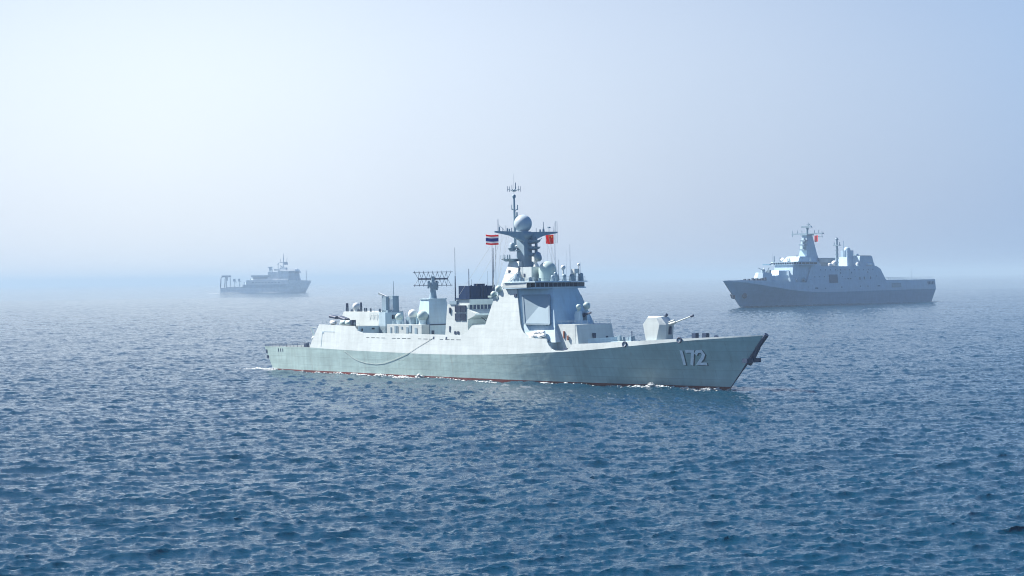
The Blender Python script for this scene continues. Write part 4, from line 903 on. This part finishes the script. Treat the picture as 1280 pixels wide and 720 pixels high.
for x, y, h in ((63, -9, 4), (60, -6, 3), (56, -2, 2.4), (52, 3, 4.5), (50, 6, 3.0), (44, 9, 2.5), (62, 4, 2.2)): g = G(); g.tube((x - 2, y, 31.8), (x - 2, y, 32 + h), .5, .35, 6); g.build('roof_equipment', 'mast', lp)
g = G(); g.lathe((58, -4, 33.4), [(.2, -.3), (1.1, .2), (1.3, .5)], 12, axis=(.6, 0, .6)); g.build('dish', 'white', lp); g = G(); g.tube((60.6, -10.5, 31.8), (60.6, -10.5, 38), .12, .08, 5); g.build('whip_antenna', 'mast', lp)
g = G()
vs = []; 
for i in range(7):
    for j in range(2): vs.append((33.2 + .25 * math.sin(i * 1.3), 6.6 + i * .5, 50.6 - j * 4.6 - .2 * math.sin(i)))
g.add(vs, [(2 * i, 2 * i + 1, 2 * i + 3, 2 * i + 2) for i in range(6)])
g.add([(a + .12, b, c) for a, b, c in vs], [(2 * i, 2 * i + 2, 2 * i + 3, 2 * i + 1) for i in range(6)])
g.build('ensign_flag', 'flagred', lp, 'red flag hanging under the yard')

# ================================================================== RESCUE / SURVEY SHIP
RS_SCALE = 1.2
rs = thing('research_ship', 'small pale ship with a stern frame, fading into the haze at left', 'ship', RS_O + (0,), RS_YAW); rs.scale = (RS_SCALE,) * 3
def rh(u, z):
    bw = float(ip(u, [-82, -60, 0, 30, 50, 65, 72], [8.6, 9, 9, 8, 5.5, 2, .1])); bk = float(ip(u, [-82, 0, 40, 55, 66, 72], [9.2, 9.5, 9.2, 7.6, 3.6, .2]))
    t = max(0, z / 18); b = bw + (bk - bw) * t; x = u + (max(0, (u - 30) / 42) ** 2) * 11.4 * z / 19; return x, b
rsz = lambda u: float(ip(u, [-82, -42, 38, 46, 60, 72], [8.6, 8.6, 8.6, 20.5, 19.5, 19.2]))
g = G(); tr = []
rus = [-82, -70, -55, -42, -20, 0, 20, 34, 38, 42, 46, 52, 58, 63, 67, 70, 72]
for side in (-1, 1):
    rows = [[(rh(u, z)[0], side * rh(u, z)[1], z) for z in (-2.5, 0, rsz(u) * .35, rsz(u) * .7, rsz(u))] for u in rus]
    for k in range(4):
        vs = []; fs = []
        for r in rows: vs += [r[k], r[k + 1]]
        for i in range(len(rows) - 1):
            f = (2 * i, 2 * i + 2, 2 * i + 3, 2 * i + 1); fs.append(f if side < 0 else f[::-1])
        g.add(vs, fs, 0)
    tr.append(rows[0])
g.add(tr[0] + tr[1], [(0, 1, 2, 3, 4, 9, 8, 7, 6, 5)])
g.build('hull', 'rwhite', rs)
g = G(); g.loft([[(rh(u, 20)[0] if u > 40 else u, -rh(u, 8)[1] + .4, rsz(u) - .6), (rh(u, 20)[0] if u > 40 else u, rh(u, 8)[1] - .4, rsz(u) - .6), (rh(u, 20)[0] if u > 40 else u, rh(u, 8)[1] - .4, rsz(u) - .3), (rh(u, 20)[0] if u > 40 else u, -rh(u, 8)[1] + .4, rsz(u) - .3)] for u in (-81.5, -40, 37, 47, 60, 70)]); g.build('weather_deck', 'deck', rs)
g = G(); g.box(-40, 46, -8.6, 8.6, 8.3, 13.6); g.build('lower_deckhouse', 'rblue', rs)
g = G(); g.box(-34, 46, -8.9, 8.9, 13.6, 21, ty=.3, tx=1.5); g.box(-22, 9, -7, 7, 21, 26); g.box(6, 34, -7.5, 7.5, 21, 34, tx=1, ty=.5); g.box(26, 46, -8, 8, 20, 36.5, tx=.5, ty=.4)
rup = g.build('superstructure', 'rwhite', rs)
g = G()
for k in range(9): g = G(); g.box(-22 + k * 6, -18.5 + k * 6, -9.05, -8.8, 16.2, 17.8); g.build('window', 'rdark', rup)
g = G(); g.box(-21, 8, -7.2, -6.9, 23, 25.5); g.build('window', 'rdark', rup)
g = G(); g.box(-24, 10, -8, 8, 26, 28.8); g.build('boat_deck', 'rblue', rs)
g = G(); g.prism([(46, -8.4), (60, -7.5), (62.5, 0), (60, 7.5), (46, 8.4)], 19, [(46, -7.6), (56, -6.8), (58, 0), (56, 6.8), (46, 7.6)], 35.2); bb = g.build('bridge', 'rblue', rs)
g = G(); g.prism([(30, -9), (58, -8), (60.5, 0), (58, 8), (30, 9)], 35.2, [(30, -8.4), (57, -7.4), (59, 0), (57, 7.4), (30, 8.4)], 37.6); g.box(55, 57, -1, 1, 37.6, 40); g.build('roof', 'rwhite', bb)
g = G(); g.prism([(46.02, -8.55), (60.1, -7.65), (62.7, 0), (60.1, 7.65), (46.02, 8.55)], 32.2, [(46.02, -8.3), (59.3, -7.4), (61.8, 0), (59.3, 7.4), (46.02, 8.3)], 34.4); g.build('window', 'rdark', bb)
g = G(); g.tube((32, 0, 37), (32, 0, 57), 1.2, .7, 8); g.tube((32, 0, 57), (32, 0, 64), .5, .2, 6); g.box(25, 39, -.6, .6, 49, 50); g.box(34, 39, -2.2, 2.2, 45.5, 49); g.tube((38, 0, 50), (39, 0, 57), .4, .3, 6); g.tube((29, -3, 50), (28, -3, 55), .4, .3, 6); g.tube((32, 0, 41), (26, 0, 44), .9, .9, 6); g.box(26, 38, -3, 3, 37, 41, tx=1); g.build('mast', 'rdark', rs)
g = G(); g.tube((22, 0, 34), (22, 0, 46), .7, .5, 6); g.ball((22, 0, 47), 1.5, n=10); g.box(16, 26, -2.5, 2.5, 36, 38.5); g.build('antenna', 'rdark', rs)
g = G(); g.box(7.2, 12.6, -4.5, -1, 26, 42, tx=.4); g.box(5.2, 13, -4.8, -.6, 41, 42.4); g.build('funnel', 'rblue', rs)
g = G(); g.tube((74, 0, 19), (74, 0, 35.5), .6, .35, 6); g.build('foremast', 'rdark', rs)
g = G()
for s in (-1, 1): g.loft([[(-84, s * 7, 8), (-82, s * 7, 8), (-82, s * 6.4, 8), (-84, s * 6.4, 8)], [(-82.5, s * 7, 24), (-81, s * 7, 24), (-81, s * 6.4, 24), (-82.5, s * 6.4, 24)], [(-80, s * 6, 29.5), (-78, s * 6, 29.5), (-78, s * 5.4, 29.5), (-80, s * 5.4, 29.5)]]); g.tube((-71.5, s * 6.6, 8.5), (-72, s * 6, 26), .7, .6, 6)
g.box(-80.5, -69, -6.5, -4.8, 26.3, 29.3, tx=.8); g.box(-79, -70, 4.8, 6.5, 26.3, 29.3, tx=.8); g.box(-76, -74, -6, 6, 27, 28.6); g.box(-75, -73.5, -1, 1, 20, 27); g.build('stern_frame', 'rdark', rs)
for x in (-58, -48.5, -38, -30):
    g = G(); h = 24 if x < -45 else 18; g.tube((x, -3, 8.5), (x, -3, h), 1.1, .9, 8); g.box(x - 2.2, x + 1.2, -4.4, -1.6, h - 5, h - .5); g.tube((x, -3, h - 2), (x + 3.4, -3, h - 6.5), .6, .4, 6); g.build('crane', 'rblue', rs)
g = G(); g.box(-70, -36, -8.7, -8.3, 8.2, 9.8); g.build('bulwark', 'rblue', rs); g = G(); g.box(-30, -24, -5, 5, 13, 23.5, tx=1.5); g.build('winch_house', 'rblue', rs)

# ================================================================== foam along the hulls
def foam_mat():
    m, t, b = nodes('sea_foam'); n = t.nodes.new; l = t.links.new
    b.inputs['Base Color'].default_value = (.88, .90, .90, 1); b.inputs['Roughness'].default_value = .7
    o = [x for x in t.nodes if x.type == 'OUTPUT_MATERIAL'][0]; tr = n('ShaderNodeBsdfTranslucent'); tr.inputs['Color'].default_value = (.9, .93, .94, 1); mi = n('ShaderNodeMixShader'); mi.inputs[0].default_value = .5
    l(b.outputs[0], mi.inputs[1]); l(tr.outputs[0], mi.inputs[2]); l(mi.outputs[0], o.inputs['Surface'])
    tc = n('ShaderNodeTexCoord'); nz = n('ShaderNodeTexNoise'); nz.inputs['Scale'].default_value = 1.6; nz.inputs['Detail'].default_value = 6; l(tc.outputs['Object'], nz.inputs['Vector'])
    bp = n('ShaderNodeBump'); bp.inputs['Distance'].default_value = .25; l(nz.outputs['Fac'], bp.inputs['Height']); l(bp.outputs[0], b.inputs['Normal'])
    return m
FM = foam_mat()
def foam(o, yaw, spots, parent_label):
    """crumbly patches of broken water; each spot: (x, y, length, width, height, density)"""
    g = G(); c, s = math.cos(yaw), math.sin(yaw); rg = random.Random(int(abs(o[0])) + 3)
    for x, y, L, W, Hh, n in spots:
        for _ in range(n):
            a = x + rg.gauss(0, .45) * L; b = y + rg.gauss(0, .45) * W
            e = max(0.1, 1 - (abs(a - x) / (L + .01)) ** 2)
            wx, wy = o[0] + a * c - b * s, o[1] + a * s + b * c
            z = sea_h(wx, wy) + rg.random() ** 2 * Hh * e
            r = rg.uniform(.05, .17) * (1 + Hh * .2)
            vs = []; k = 6
            sx_ = rg.uniform(1.5, 5.5)
            for q in range(k):
                t = q * 2 * math.pi / k; rr = r * rg.uniform(.6, 1.3)
                dx, dy = math.cos(t) * rr * sx_, math.sin(t) * rr
                vs.append((wx + dx * c - dy * s, wy + dx * s + dy * c, z - .05))
            vs += [(wx, wy, z + r * .6), (wx, wy, z - r * .5)]
            g.add(vs, [(q, (q + 1) % k, k) for q in range(k)] + [((q + 1) % k, q, k + 1) for q in range(k)], 0, True)
    ob = g.build('foam', FM); ob['kind'] = 'stuff'; ob['label'] = parent_label; return ob
def dspot(x, L, W, Hh, n, out=.5): return (x, -(hull_pt(min(x, 69.5), .2)[1] * -1) - out, L, W, Hh, n)
foam(DD_O, DD_YAW, [(-82, -4, 9, 2.4, .2, 260), dspot(-5, 22, .25, .1, 130, .5), dspot(-45, 20, .3, .12, 130, .5), dspot(40, 14, .3, .12, 160, 1.2), dspot(60, 7, .6, .25, 220, 1.7), dspot(53.5, 1.6, .5, .9, 130, 2.4), dspot(51.5, 2.4, .6, .35, 170, 2.6), dspot(56, 2.6, .5, .35, 110, 2.3), dspot(66.0, 2.0, .4, .6, 130, 2.0), dspot(68.3, 1.4, .5, .4, 120, 1.4), dspot(62, 5, .6, .3, 140, .7), (70.6, -.3, 1.2, .8, .4, 70),
     dspot(-27.5, 5.0, .5, .35, 200, .6), dspot(-20.0, 2.6, .9, .55, 330, .9), dspot(-14.5, .8, .6, .9, 60, .8), dspot(-36, 4.5, .4, .25, 70, .5),
     (10.5, -11.5, 3.0, .8, .3, 150), (14.5, -12, 1.6, .7, .3, 80), dspot(26, 3, .5, .3, 110, 1.0), dspot(31, 1, .5, .3, 50, 1.2), dspot(44, 7, .5, .25, 160, .8), dspot(-73, 2.5, .8, .5, 110, .5), (-80, -4, 4, 3, .3, 150)], 'white broken water along the grey destroyer hull')
foam(LP_O, LP_YAW, [(50, 13.4, 6.5, .8, .8, 700), (112.8, .5, 1.5, 1.2, .9, 160), (108, 2.0, 4, .8, .5, 120), (-118, 10, 8, 6, .3, 200)], 'white broken water along the landing ship hull')
foam(RS_O, RS_YAW, [(-72, -12.5, 31, 1.6, .9, 900), (12, -12.5, 36, 1.2, .6, 500), (-115, -6, 14, 4, .8, 500), (82, -2, 4, 1.5, 1.2, 160)], 'white wake beside the pale ship in the haze')
